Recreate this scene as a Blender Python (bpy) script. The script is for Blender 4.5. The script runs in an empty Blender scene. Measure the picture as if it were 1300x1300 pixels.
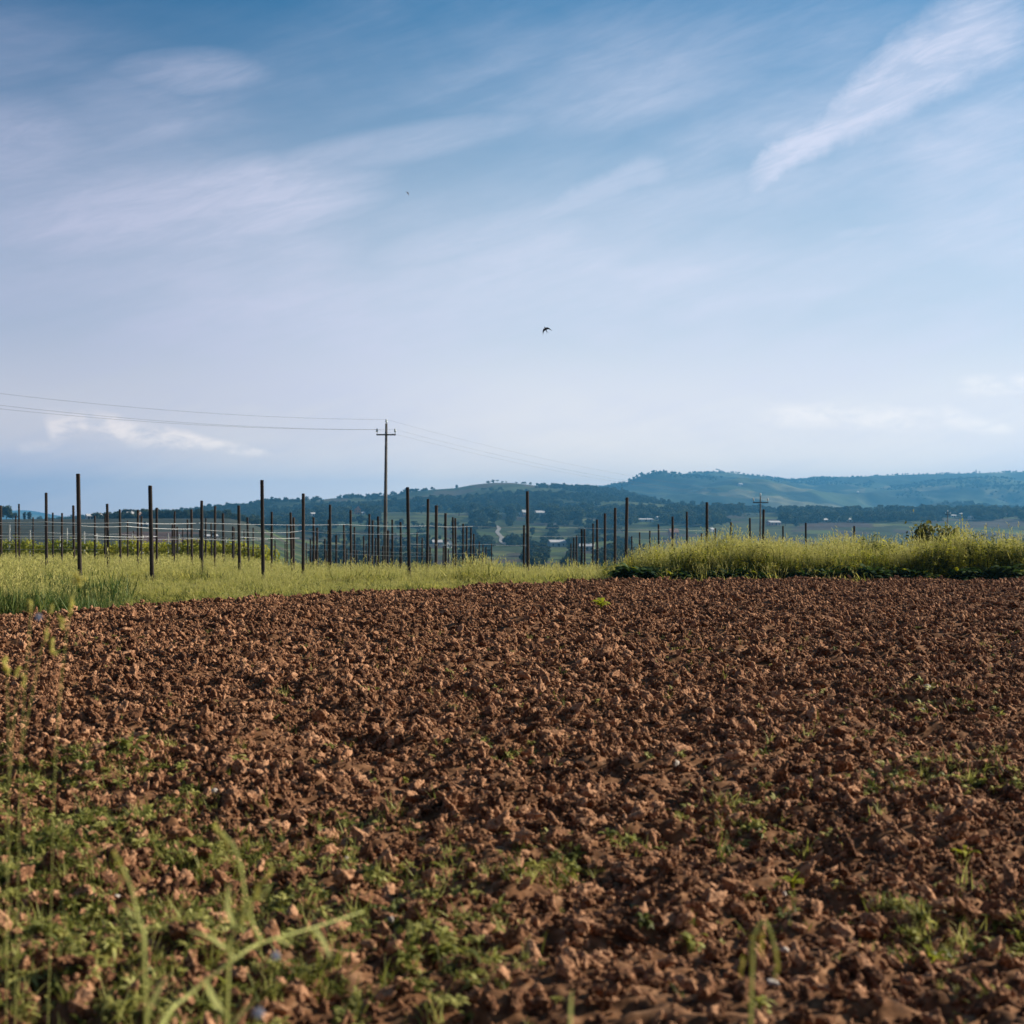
import bpy, bmesh, math, random
import numpy as np

random.seed(7)
rng = np.random.default_rng(11)
sc = bpy.context.scene
COL = sc.collection
PI = math.pi
F, CX, HY, EYE = 1786.0, 650.0, 665.0, 1.3      # focal length and horizon measured on the photograph, eye height in metres

def W(px, py, d):
    """world point seen at (px, py) of the photograph, d metres ahead"""
    return np.array([(px - CX) / F * d, d, EYE - (py - HY) / F * d])

# ------------------------------------------------------------------ noise
def _h(i, j, k, s):
    n = (i.astype(np.int64) * 73856093) ^ (j.astype(np.int64) * 19349663) ^ (k.astype(np.int64) * 83492791) ^ (s * 2654435761)
    n = (n ^ (n >> 13)) * 1274126177 & 0x7fffffff
    n = (n ^ (n >> 16)) * 668265263 & 0x7fffffff
    return (n & 0xffff) / 65535.0
def noise3(x, y, z, s=0):
    x, y, z = np.broadcast_arrays(np.asarray(x, float), np.asarray(y, float), np.asarray(z, float))
    i, j, k = np.floor(x), np.floor(y), np.floor(z)
    u, v, w = x - i, y - j, z - k
    u, v, w = [t * t * (3 - 2 * t) for t in (u, v, w)]
    r = 0
    for a in (0, 1):
        for b in (0, 1):
            for c in (0, 1):
                r = r + _h(i + a, j + b, k + c, s) * (u if a else 1 - u) * (v if b else 1 - v) * (w if c else 1 - w)
    return r * 2 - 1
def noise2(x, y, s=0):
    x, y = np.broadcast_arrays(np.asarray(x, float), np.asarray(y, float))
    i, j = np.floor(x), np.floor(y)
    u, v = x - i, y - j
    u, v = [t * t * (3 - 2 * t) for t in (u, v)]
    z = np.zeros_like(i)
    return 2 * ((_h(i, j, z, s) * (1 - u) + _h(i + 1, j, z, s) * u) * (1 - v) + (_h(i, j + 1, z, s) * (1 - u) + _h(i + 1, j + 1, z, s) * u) * v) - 1
def fbm(x, y, s=0, o=4, g=.5):
    r, a = 0, 1.0
    for q in range(o):
        r = r + a * noise2(x * 2 ** q + 17.3 * q, y * 2 ** q - 9.1 * q, s + q); a *= g
    return r
def sstep(a, b, x):
    t = np.clip((x - a) / (b - a), 0, 1); return t * t * (3 - 2 * t)

# ------------------------------------------------------------------ object helpers
def mesh(name, v, f, m=None, smooth=False):
    v = np.asarray(v, dtype=np.float32).reshape(-1, 3)
    me = bpy.data.meshes.new(name)
    if isinstance(f, np.ndarray):
        n = f.shape[1]
        me.vertices.add(len(v)); me.vertices.foreach_set('co', v.ravel())
        me.loops.add(f.size); me.loops.foreach_set('vertex_index', f.ravel().astype(np.int32))
        me.polygons.add(len(f)); me.polygons.foreach_set('loop_start', np.arange(0, f.size, n, dtype=np.int32))
        me.polygons.foreach_set('loop_total', np.full(len(f), n, dtype=np.int32))
        me.update(calc_edges=True); me.validate()
    else:
        me.from_pydata(v.tolist(), [], f); me.update()
    if smooth: me.polygons.foreach_set('use_smooth', np.ones(len(me.polygons), bool))
    if m:
        for q in (m if isinstance(m, (list, tuple)) else [m]): me.materials.append(q)
    return me
def link(name, me, parent=None, loc=None, rz=0):
    o = bpy.data.objects.new(name, me); COL.objects.link(o)
    if parent: o.parent = parent
    if loc is not None: o.location = [float(c) for c in loc]
    o.rotation_euler = (0, 0, rz)
    return o
def tag(o, label=None, cat=None, group=None, kind=None):
    for k, val in (('label', label), ('category', cat), ('group', group), ('kind', kind)):
        if val: o[k] = val
    return o
class MB:
    """collects shapes into one mesh"""
    def __init__(s): s.v, s.f, s.mi = [], [], []
    def add(s, v, f, mi=0):
        b = len(s.v); s.v += [tuple(map(float, p)) for p in v]
        s.f += [tuple(i + b for i in q) for q in f]; s.mi += [mi] * len(f); return s
    def box(s, lo, hi, mi=0):
        (a, b, c), (d, e, g) = lo, hi
        return s.add([(a,b,c),(d,b,c),(d,e,c),(a,e,c),(a,b,g),(d,b,g),(d,e,g),(a,e,g)],
                     [(0,3,2,1),(4,5,6,7),(0,1,5,4),(1,2,6,5),(2,3,7,6),(3,0,4,7)], mi)
    def tube(s, pts, rad, n=6, mi=0, cap=True):
        P = np.asarray(pts, float); m = len(P)
        R = np.broadcast_to(np.asarray(rad, float), (m,)) if np.ndim(rad) == 0 else np.asarray(rad, float)
        T = np.gradient(P, axis=0); T /= np.linalg.norm(T, axis=1)[:, None] + 1e-12
        up = np.array([0, 0, 1.]) if abs(T[0][2]) < .9 else np.array([1., 0, 0])
        vs = []
        u = np.cross(T[0], up); u /= np.linalg.norm(u)
        for k in range(m):
            u = u - T[k] * u.dot(T[k]); u /= np.linalg.norm(u); w = np.cross(T[k], u)
            for q in range(n):
                a = 2 * PI * q / n
                vs.append(P[k] + R[k] * (math.cos(a) * u + math.sin(a) * w))
        fs = [(k*n+q, k*n+(q+1)%n, (k+1)*n+(q+1)%n, (k+1)*n+q) for k in range(m-1) for q in range(n)]
        if cap: fs += [tuple(reversed(range(n))), tuple(range((m-1)*n, m*n))]
        return s.add(vs, fs, mi)
    def lathe(s, c, prof, n=10, mi=0):
        return s.tube([(c[0], c[1], c[2] + z) for z, r in prof], [max(r, 1e-4) for z, r in prof], n, mi)
    def blob(s, c, r, n=8, m=6, mi=0, tilt=None):
        vs, fs = [], []
        for i in range(m + 1):
            th = PI * i / m
            for j in range(n):
                ph = 2 * PI * j / n
                p = np.array([r[0]*math.sin(th)*math.cos(ph), r[1]*math.sin(th)*math.sin(ph), r[2]*math.cos(th)])
                if tilt is not None: p = tilt @ p
                vs.append(np.asarray(c) + p)
        for i in range(m):
            for j in range(n):
                fs.append((i*n+j, (i+1)*n+j, (i+1)*n+(j+1)%n, i*n+(j+1)%n))
        return s.add(vs, fs, mi)
    def leaf(s, pts, wid, side, mi=0):
        """a ribbon of width wid[k] along pts, spread along the unit vector side"""
        P = np.asarray(pts, float); vs = []
        for p, w in zip(P, wid): vs += [p - side * w / 2, p + side * w / 2]
        return s.add(vs, [(2*k, 2*k+1, 2*k+3, 2*k+2) for k in range(len(P) - 1)], mi)
    def mesh(s, name, m, smooth=False):
        me = mesh(name, s.v, s.f, m, smooth)
        if isinstance(m, (list, tuple)): me.polygons.foreach_set('material_index', np.array(s.mi, dtype=np.int32))
        return me
    def build(s, name, m, parent=None, smooth=False, loc=None): return link(name, s.mesh(name, m, smooth), parent, loc)
def rot_to(d):
    d = np.asarray(d, float); d /= np.linalg.norm(d)
    a = np.array([1., 0, 0]) if abs(d[0]) < .9 else np.array([0, 1., 0])
    u = np.cross(a, d); u /= np.linalg.norm(u)
    return np.column_stack([u, np.cross(d, u), d])

# ------------------------------------------------------------------ materials
def nt(name):
    m = bpy.data.materials.new(name); m.use_nodes = True
    t = m.node_tree; t.nodes.clear(); return m, t
def N(t, kind, **kw):
    n = t.nodes.new(kind)
    for k, v in kw.items():
        if k in n.inputs.keys(): n.inputs[k].default_value = v
        else: setattr(n, k, v)
    return n
def ramp(t, fac, stops, interp='LINEAR'):
    r = t.nodes.new('ShaderNodeValToRGB'); r.color_ramp.interpolation = interp
    e = r.color_ramp.elements
    while len(e) < len(stops): e.new(.5)
    for q, (p, c) in zip(e, stops): q.position = p; q.color = (*c, 1)
    t.links.new(fac, r.inputs[0]); return r.outputs[0]
def solid(name, cols, scale=6., rough=.8, inst=0.0, bump=0., trans=0., spec=.3, metal=0., detail=4.):
    """noise mixed colours; inst = how far the colour varies from copy to copy; trans = share of light let through (leaves)"""
    m, t = nt(name); L = t.links
    out = N(t, 'ShaderNodeOutputMaterial'); tc = N(t, 'ShaderNodeTexCoord')
    nz = N(t, 'ShaderNodeTexNoise', Scale=scale, Detail=detail)
    L.new(tc.outputs['Object'], nz.inputs['Vector'])
    fac = nz.outputs['Fac']
    if inst:
        oi = N(t, 'ShaderNodeObjectInfo')
        mx = N(t, 'ShaderNodeMath', operation='MULTIPLY_ADD'); mx.inputs[1].default_value = inst
        sb = N(t, 'ShaderNodeMath', operation='SUBTRACT'); L.new(fac, sb.inputs[0]); sb.inputs[1].default_value = inst / 2
        L.new(oi.outputs['Random'], mx.inputs[0]); L.new(sb.outputs[0], mx.inputs[2]); fac = mx.outputs[0]
    k = len(cols)
    col = ramp(t, fac, [(.3 + .4 * i / max(1, k - 1), c) for i, c in enumerate(cols)])
    b = N(t, 'ShaderNodeBsdfPrincipled', Roughness=rough, Metallic=metal)
    b.inputs['Specular IOR Level'].default_value = spec
    L.new(col, b.inputs['Base Color']); sh = b.outputs[0]
    if bump:
        bp = N(t, 'ShaderNodeBump', Strength=bump, Distance=.02); L.new(nz.outputs['Fac'], bp.inputs['Height']); L.new(bp.outputs[0], b.inputs['Normal'])
    if trans:
        tr = N(t, 'ShaderNodeBsdfTranslucent'); L.new(col, tr.inputs['Color'])
        ms = N(t, 'ShaderNodeMixShader'); ms.inputs[0].default_value = trans
        L.new(sh, ms.inputs[1]); L.new(tr.outputs[0], ms.inputs[2]); sh = ms.outputs[0]
    L.new(sh, out.inputs['Surface'])
    return m

M = {}
M['soil'] = solid('ploughed soil', [(.06,.03,.016),(.18,.086,.04),(.31,.17,.09)], 22, .95, .3, spec=.12, detail=8)
M['clod'] = solid('soil clod', [(.055,.025,.014),(.215,.10,.05),(.46,.25,.14)], 2.6, .95, .36, .25, spec=.12, detail=8)
M['grass'] = solid('meadow grass', [(.045,.075,.012),(.25,.285,.035),(.52,.47,.11)], 3, .6, 1., trans=.5)
M['lush'] = solid('green grass', [(.045,.095,.018),(.09,.145,.03),(.16,.2,.05)], 3, .6, .7, trans=.4)
M['forb'] = solid('tall weed leaves', [(.04,.075,.01),(.26,.30,.02),(.52,.48,.05)], 5, .6, 1., trans=.55)
M['straw'] = solid('dry grass heads', [(.40,.39,.10),(.54,.49,.17)], 5, .8, .5, trans=.4)
M['dock'] = solid('broad weed leaf', [(.022,.05,.012),(.055,.095,.02)], 9, .7, .6, trans=.3, spec=.15)
M['mustard'] = solid('yellow green leaf', [(.3,.33,.02),(.45,.43,.03)], 9, .55, .3, trans=.5)
M['weed'] = solid('field weed leaf', [(.12,.135,.022),(.26,.265,.05),(.43,.41,.12)], 18, .6, .8, trans=.4)
M['stalk'] = solid('pale green stalk', [(.5,.52,.15),(.62,.62,.22)], 8, .6, 0, trans=.35)
M['ear'] = solid('yellow ear', [(.62,.58,.12),(.74,.68,.22)], 30, .6, 0, trans=.45)
M['petal'] = solid('pale petal', [(.42,.46,.58),(.55,.58,.66)], 20, .6, 0, trans=.3)
M['turf'] = solid('grassy soil', [(.05,.06,.02),(.09,.1,.03),(.14,.12,.05)], .9, .95, 0, spec=.1, detail=8)
M['post'] = solid('dark weathered post', [(.014,.009,.007),(.04,.024,.017)], 5, .75, .4, .3)
M['pale_post'] = solid('pale metal stake', [(.42,.44,.45),(.6,.61,.6)], 5, .5, .3, metal=.0)
M['wire_dull'] = solid('dull wire', [(.2,.22,.22),(.3,.31,.31)], 4, .6)
M['wire'] = solid('galvanised wire', [(.62,.64,.65),(.75,.76,.77)], 4, .5, 0)
M['line'] = solid('power line', [(.09,.1,.12),(.12,.13,.15)], 1, .5)
M['polewood'] = solid('grey pole', [(.06,.055,.05),(.13,.12,.11)], 1.2, .85, 0, .2)
M['iron'] = solid('dark iron', [(.03,.03,.032),(.06,.06,.06)], 4, .6)
M['porcelain'] = solid('insulator glass', [(.5,.58,.6),(.7,.75,.76)], 9, .25)
M['stone'] = solid('pale stone', [(.34,.29,.24),(.55,.48,.42)], 40, .85, .3, .3)
M['bark'] = solid('bark', [(.035,.026,.02),(.08,.06,.045)], 3, .95, .3, .4)
M['leaves'] = solid('tree leaves', [(.018,.034,.012),(.034,.055,.018),(.06,.085,.026)], .35, .7, .6, trans=.2)
M['pine'] = solid('dark evergreen leaves', [(.012,.024,.012),(.024,.04,.018)], .35, .7, .5, trans=.12)
M['bush'] = solid('olive bush leaves', [(.08,.085,.015),(.17,.165,.03)], 2., .7, .5, trans=.4)
M['vine'] = solid('vine leaves', [(.22,.25,.02),(.42,.40,.045)], 2., .6, .6, trans=.5)
M['bird'] = solid('dark plumage', [(.012,.014,.018),(.02,.022,.028)], 30, .6)
M['plaster_white'] = solid('white plaster', [(.62,.6,.56),(.75,.73,.69)], .5, .85)
M['plaster_pink'] = solid('pink plaster', [(.6,.33,.27),(.7,.42,.34)], .5, .85)
M['plaster_orange'] = solid('orange plaster', [(.62,.22,.1),(.7,.28,.14)], .5, .85)
M['plaster_grey'] = solid('grey plaster', [(.33,.33,.34),(.45,.45,.45)], .5, .85)
M['tiles'] = solid('roof tiles', [(.24,.13,.09),(.36,.2,.14)], 2, .9)
M['pale_roof'] = solid('pale metal roof', [(.5,.495,.49),(.62,.61,.6)], .6, .6)
M['pane'] = solid('window glass', [(.02,.025,.03),(.04,.045,.05)], 1, .15, spec=.6)
M['road'] = solid('pale gravel', [(.2,.19,.18),(.28,.27,.25)], .5, .95)

# ------------------------------------------------------------------ terrain
_yt = np.concatenate([[-20.], np.geomspace(20, 12000, 700)])
def _tab(pts):
    z = np.interp(np.log(np.maximum(_yt, 1)), np.log([max(p[0], 1) for p in pts]), [p[1] for p in pts])
    for _ in range(3): z = np.convolve(np.pad(z, 4, 'edge'), np.ones(9) / 9, 'valid')
    return z
TC = _tab([(1,0),(30,0),(33,-.05),(60,-1.15),(130,-3.95),(250,-9),(420,-15),(850,-15.5),(1050,-12),(1250,-3),(1450,6),(1650,14),(2400,19),(3200,19),(12000,0)])
TL = _tab([(1,0),(32,0),(90,-1.3),(150,-2.7),(300,-6),(480,-5),(820,4.6),(1000,1),(1500,-8),(3200,-10),(12000,-10)])
def ground_z(x, y):
    x, y = np.broadcast_arrays(np.asarray(x, float), np.asarray(y, float))
    a = x / np.maximum(y, 6)
    w = sstep(-.205, -.13, a)
    z = np.interp(y, _yt, TL) * (1 - w) + np.interp(y, _yt, TC) * w
    far = sstep(60, 500, y)
    z = z + far * (1.6 * fbm(x / 160, y / 160, 3, 3)) + .12 * sstep(30, 60, y) * fbm(x / 9, y / 9, 5, 2)
    return z
def hit(px, py, d0=220, d1=1620):
    """ground point seen at (px, py)"""
    d = np.geomspace(d0, d1, 3000)
    g = ground_z((px - CX) / F * d, d)
    ray = EYE - (py - HY) / F * d
    k = np.nonzero(g >= ray)[0]
    i = k[0] if len(k) else int(np.argmin(ray - g))
    return np.array([(px - CX) / F * d[i], d[i], g[i]])

def terrain_mesh(name, y0, y1, rows, cols, mat, off=8., amax=.56, drop=0.):
    a = np.linspace(-amax, amax, cols)
    if y0 > 0: y = np.geomspace(y0, y1, rows)
    else: y = np.linspace(y0, y1, rows)
    A, Y = np.meshgrid(a, y); X = A * (Y + off); Z = ground_z(X, Y) - drop
    i = np.arange(rows * cols).reshape(rows, cols)
    f = np.stack([i[:-1,:-1], i[:-1,1:], i[1:,1:], i[1:,:-1]], -1).reshape(-1, 4)
    return mesh(name, np.stack([X, Y, Z], -1), f, mat, True), X, Y

def soil_edge(x):   # far / left edge of the ploughed field
    xs = [-16, -6.8, -5.2, -3.4, -.8, 1.2, 2.4, 20]; ys = [9.5, 18.6, 21.3, 24.4, 28., 30.4, 31.4, 31.4]
    return np.interp(x, xs, ys) + .25 * noise2(np.asarray(x) * 1.3, 0 * np.asarray(x), 31) + .12 * noise2(np.asarray(x) * 5, 0 * np.asarray(x), 32)

me, X_, Y_ = terrain_mesh('grassy_ground', -6, 29.8, 60, 120, M['turf'], 12., drop=.06)
tag(link('field_base', me), kind='structure')
me, X_, Y_ = terrain_mesh('grassy_ground', 17.5, 230, 220, 260, M['turf'], 8., drop=.07)
tag(link('grassy_ground', me), kind='structure')

# valley fields: plots with a colour of their own
def field_material():
    m, t = nt('valley fields'); L = t.links
    out = N(t, 'ShaderNodeOutputMaterial'); tc = N(t, 'ShaderNodeTexCoord')
    mp = N(t, 'ShaderNodeMapping'); mp.inputs['Scale'].default_value = (1/110, 1/190, 0); mp.inputs['Rotation'].default_value = (0, 0, .4)
    L.new(tc.outputs['Object'], mp.inputs[0])
    nz0 = N(t, 'ShaderNodeTexNoise', Scale=1.5); L.new(mp.outputs[0], nz0.inputs['Vector'])
    va = N(t, 'ShaderNodeMixRGB'); va.inputs[0].default_value = .25; L.new(mp.outputs[0], va.inputs[1]); L.new(nz0.outputs['Color'], va.inputs[2])
    vo = N(t, 'ShaderNodeTexVoronoi'); L.new(va.outputs[0], vo.inputs['Vector'])
    sp = N(t, 'ShaderNodeSeparateColor'); L.new(vo.outputs['Color'], sp.inputs[0])
    c = ramp(t, sp.outputs[0], [(0,(.035,.05,.018)),(.2,(.06,.09,.025)),(.38,(.075,.065,.045)),(.52,(.05,.07,.022)),(.68,(.1,.135,.035)),(.82,(.07,.06,.04)),(.92,(.15,.16,.055))], 'CONSTANT')
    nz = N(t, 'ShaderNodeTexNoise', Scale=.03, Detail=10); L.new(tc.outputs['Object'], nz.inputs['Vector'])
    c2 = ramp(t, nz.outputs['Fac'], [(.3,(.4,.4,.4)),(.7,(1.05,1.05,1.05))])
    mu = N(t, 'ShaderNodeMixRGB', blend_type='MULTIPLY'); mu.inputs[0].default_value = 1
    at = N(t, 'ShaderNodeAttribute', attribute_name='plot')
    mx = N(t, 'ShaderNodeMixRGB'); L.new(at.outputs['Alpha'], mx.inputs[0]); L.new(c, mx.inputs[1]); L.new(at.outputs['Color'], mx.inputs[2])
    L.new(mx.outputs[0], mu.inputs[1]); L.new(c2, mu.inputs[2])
    b = N(t, 'ShaderNodeBsdfPrincipled', Roughness=.95); b.inputs['Specular IOR Level'].default_value = .1
    L.new(mu.outputs[0], b.inputs['Base Color']); L.new(b.outputs[0], out.inputs[0])
    return m
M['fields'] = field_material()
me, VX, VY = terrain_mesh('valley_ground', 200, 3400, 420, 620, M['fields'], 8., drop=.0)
VZ = ground_z(VX, VY)
plot = np.zeros(VX.shape + (4,), np.float32)
GPX = CX + F * VX / VY; GPY = HY + F * (EYE - VZ) / VY
def paint(poly, colr):
    """a plot bounded by a polygon given by its corners in the valley"""
    inside = np.zeros(VX.shape, bool); n = len(poly)
    jx = VX + 6 * noise2(VX / 25, VY / 25, 77); jy = VY + 14 * noise2(VX / 25, VY / 25, 78)
    for i in range(n):
        (x1, y1), (x2, y2) = poly[i], poly[(i + 1) % n]
        c = ((y1 > jy) != (y2 > jy)) & (jx < (x2 - x1) * (jy - y1) / (y2 - y1 + 1e-9) + x1)
        inside ^= c
    plot[inside] = (*colr, 1)
def plot_px(x0, x1, ya, yb, colr):
    p = [hit(x0, ya)[:2], hit(x1, ya)[:2], hit(x1, yb)[:2], hit(x0, yb)[:2]]
    paint([tuple(q) for q in p], colr)
plot_px(-40, 330, 694, 659, (.052,.058,.036))
plot_px(150, 240, 690, 676, (.12,.075,.06))
plot_px(420, 480, 676, 664, (.05,.08,.024))
plot_px(480, 615, 668, 655, (.10,.125,.035))
plot_px(470, 560, 679, 667, (.05,.085,.03))
plot_px(636, 668, 693, 681, (.17,.2,.05))
plot_px(742, 766, 690, 682, (.17,.2,.05))
plot_px(560, 640, 709, 701, (.13,.15,.05))
plot_px(895, 1010, 682, 664, (.09,.11,.035))
plot_px(1020, 1110, 670, 663, (.085,.06,.045))
plot_px(1230, 1300, 668, 660, (.085,.07,.05))
at = me.color_attributes.new('plot', 'FLOAT_COLOR', 'POINT'); at.data.foreach_set('color', plot.ravel())
tag(link('valley_ground', me), kind='structure')

# ------------------------------------------------------------------ hills
def hill(name, D, depth, crest, mat, zb, amp=10., seed=1, cols=420, rows=120, back=.8):
    cx = np.array([c[0] for c in crest], float); cy = np.array([c[1] for c in crest], float)
    px = np.linspace(cx[0], cx[-1], cols); py = np.interp(px, cx, cy)
    py = np.convolve(np.pad(py, 3, 'edge'), np.ones(7) / 7, 'valid')
    a = (px - CX) / F
    zc = EYE + (HY - py) / F * D
    t = np.concatenate([np.linspace(-1, 0, rows), np.linspace(0, 1, rows // 3)[1:]])
    A, T = np.meshgrid(a, t); ZC = np.meshgrid(zc, t)[0]
    Y = D + T * depth * np.where(T > 0, back, 1.) ; X = A * D + 0 * Y
    X = A * (D + .6 * (Y - D))
    p = 1 - np.abs(T) ** 1.25
    rel = sstep(0, .25, np.abs(T)) * (1 - sstep(.8, 1, np.abs(T)))
    Z = zb + (ZC - zb) * p + rel * amp * fbm(X / (depth * .22), Y / (depth * .3), seed, 5, .55)
    n, m = Z.shape; i = np.arange(n * m).reshape(n, m)
    f = np.stack([i[:-1,:-1], i[:-1,1:], i[1:,1:], i[1:,:-1]], -1).reshape(-1, 4)
    o = link(name, mesh(name, np.stack([X, Y, Z], -1), f, mat, True)); tag(o, kind='structure')
    return X, Y, Z, T
def hill_material(name, plots, sx, sy, wood, seed):
    m, t = nt(name); L = t.links
    out = N(t, 'ShaderNodeOutputMaterial'); tc = N(t, 'ShaderNodeTexCoord')
    mp = N(t, 'ShaderNodeMapping'); mp.inputs['Scale'].default_value = (1/sx, 1/sy, 0); mp.inputs['Location'].default_value = (seed, seed * 2, 0); mp.inputs['Rotation'].default_value = (0, 0, .5)
    L.new(tc.outputs['Object'], mp.inputs[0])
    nz0 = N(t, 'ShaderNodeTexNoise', Scale=2., Detail=5); L.new(mp.outputs[0], nz0.inputs['Vector'])
    va = N(t, 'ShaderNodeMixRGB'); va.inputs[0].default_value = .3; L.new(mp.outputs[0], va.inputs[1]); L.new(nz0.outputs['Color'], va.inputs[2])
    vo = N(t, 'ShaderNodeTexVoronoi'); L.new(va.outputs[0], vo.inputs['Vector'])
    sp = N(t, 'ShaderNodeSeparateColor'); L.new(vo.outputs['Color'], sp.inputs[0])
    c = ramp(t, sp.outputs[0], [(i / len(plots), q) for i, q in enumerate(plots)], 'CONSTANT')
    nz = N(t, 'ShaderNodeTexNoise', Scale=1.3, Detail=9); L.new(mp.outputs[0], nz.inputs['Vector'])
    k = ramp(t, nz.outputs['Fac'], [(.47,(0,0,0)),(.53,(1,1,1))])
    mx = N(t, 'ShaderNodeMixRGB'); L.new(k, mx.inputs[0]); mx.inputs[2].default_value = (*wood, 1); L.new(c, mx.inputs[1])
    b = N(t, 'ShaderNodeBsdfPrincipled', Roughness=.95); b.inputs['Specular IOR Level'].default_value = .1
    L.new(mx.outputs[0], b.inputs['Base Color']); L.new(b.outputs[0], out.inputs[0])
    return m
M['hill_mid'] = hill_material('wooded hill', [(.07,.085,.03),(.05,.07,.025),(.09,.075,.045),(.06,.085,.03),(.045,.06,.022)], 260, 320, (.025,.04,.016), 1.7)
M['hill_far'] = hill_material('distant hill', [(.10,.12,.05),(.06,.085,.03),(.14,.14,.07),(.08,.10,.04),(.17,.16,.08),(.07,.09,.035)], 330, 520, (.02,.034,.014), 4.1)
FAR = hill('hills', 4800, 2100, [(560,668),(640,650),(700,634),(740,623),(770,617),(800,612),(830,610),(850,606),(870,601),(900,599),(920,599.5),(950,603),(980,607),(1010,611),(1030,608),(1050,606),(1080,606),(1130,603.5),(1180,602),(1230,601),(1300,599),(1400,597),(1500,604),(1620,620)], M['hill_far'], -10, 34, 21, 700, 220)
MID = hill('wooded_hill', 2500, 800, [(150,668),(230,662),(270,654),(300,648),(330,643),(380,637),(440,631),(500,628),(520,624),(545,622),(580,619.5),(600,615.5),(625,613),(650,613),(680,616.5),(720,619),(760,621),(800,629),(850,641),(900,650),(980,662)], M['hill_mid'], 4, 9, 5, 520, 150)
KNOLL = hill('wooded_knoll', 1900, 380, [(660,664),(700,650),(730,641),(760,636),(800,637),(850,641),(900,645),(940,647),(960,649),(1010,660),(1060,668)], M['hill_mid'], 0, 3, 9, 260, 80)
RKN = hill('low_hill', 2700, 700, [(1060,668),(1110,662),(1140,652),(1170,643),(1195,637),(1220,639),(1250,644),(1300,645),(1360,640),(1450,650),(1600,668)], M['hill_mid'], 2, 5, 12, 300, 90)
LFT = hill('blue_hill', 6200, 900, [(-260,668),(-120,655),(-20,650),(30,647.5),(45,649),(75,655),(130,660),(220,668)], M['hill_far'], 0, 5, 15, 200, 60)

# ------------------------------------------------------------------ ploughed soil
def soil_h(x, y):
    return (.05 * fbm(x / .8, y / .8, 41, 3) + .075 * np.abs(noise2(x / .3 + .4 * noise2(x / .2, y / .2, 49), y / .24, 48)) + .032 * np.abs(noise2(x / .14, y / .14, 44)) + .018 * noise2(x / .06, y / .06, 45)
            + .009 * noise2(x / .03, y / .03, 46) + .03 * fbm(x / 4.5, y / 4.5, 47, 2))
vs, fs, base = [], [], 0
for (ya, yb, hw, st) in ((.6, 6.5, 4.6, .016), (6.4, 15.5, 8.2, .032), (15.3, 32.4, 15.5, .055)):
    x = np.arange(-hw, hw, st); y = np.arange(ya, yb, st)
    X, Y = np.meshgrid(x, y); Z = soil_h(X, Y) + 0.02
    ins = Y < soil_edge(X) + .1
    Z = np.where(ins, Z, -.6)
    i = np.arange(X.size).reshape(X.shape) + base
    f = np.stack([i[:-1,:-1], i[:-1,1:], i[1:,1:], i[1:,:-1]], -1).reshape(-1, 4)
    ok = (ins[:-1,:-1] & ins[1:,:-1] & ins[:-1,1:] & ins[1:,1:]).ravel()
    vs.append(np.stack([X, Y, Z], -1).reshape(-1, 3)); fs.append(f[ok]); base += X.size
tag(link('ploughed_field', mesh('ploughed_field', np.concatenate(vs), np.concatenate(fs), M['soil'], True)), kind='structure')

def protos(name, meshes):
    c = bpy.data.collections.new(name)
    for i, q in enumerate(meshes):
        o = bpy.data.objects.new(f'{name}_{i:02d}', q); c.objects.link(o)
    return c
_gn = {}
def scatter_tree(coll):
    g = bpy.data.node_groups.new('scatter ' + coll.name, 'GeometryNodeTree')
    g.interface.new_socket('Geometry', in_out='INPUT', socket_type='NodeSocketGeometry')
    g.interface.new_socket('Geometry', in_out='OUTPUT', socket_type='NodeSocketGeometry')
    gi, go = g.nodes.new('NodeGroupInput'), g.nodes.new('NodeGroupOutput')
    ci = g.nodes.new('GeometryNodeCollectionInfo'); ci.inputs['Collection'].default_value = coll
    ci.inputs['Separate Children'].default_value = True; ci.inputs['Reset Children'].default_value = True
    ip = g.nodes.new('GeometryNodeInstanceOnPoints'); ip.inputs['Pick Instance'].default_value = True
    def na(nm, ty):
        n = g.nodes.new('GeometryNodeInputNamedAttribute'); n.data_type = ty; n.inputs['Name'].default_value = nm; return n.outputs['Attribute']
    er = g.nodes.new('FunctionNodeEulerToRotation')
    L = g.links
    L.new(na('rot', 'FLOAT_VECTOR'), er.inputs[0])
    L.new(gi.outputs[0], ip.inputs['Points']); L.new(ci.outputs[0], ip.inputs['Instance'])
    L.new(na('idx', 'INT'), ip.inputs['Instance Index']); L.new(er.outputs[0], ip.inputs['Rotation'])
    L.new(na('scl', 'FLOAT_VECTOR'), ip.inputs['Scale']); L.new(ip.outputs[0], go.inputs[0])
    return g
def scatter(name, P, R, S, I, coll):
    me = bpy.data.meshes.new(name); n = len(P)
    me.vertices.add(n); me.vertices.foreach_set('co', np.asarray(P, np.float32).ravel())
    S = np.asarray(S, np.float32)
    if S.ndim == 1: S = np.repeat(S[:, None], 3, 1)
    a = me.attributes.new('rot', 'FLOAT_VECTOR', 'POINT'); a.data.foreach_set('vector', np.asarray(R, np.float32).ravel())
    a = me.attributes.new('scl', 'FLOAT_VECTOR', 'POINT'); a.data.foreach_set('vector', S.ravel())
    a = me.attributes.new('idx', 'INT', 'POINT'); a.data.foreach_set('value', np.asarray(I, np.int32))
    me.update()
    o = link(name, me); md = o.modifiers.new('scatter', 'NODES')
    if coll.name not in _gn: _gn[coll.name] = scatter_tree(coll)
    md.node_group = _gn[coll.name]
    tag(o, kind='stuff'); return o

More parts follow.
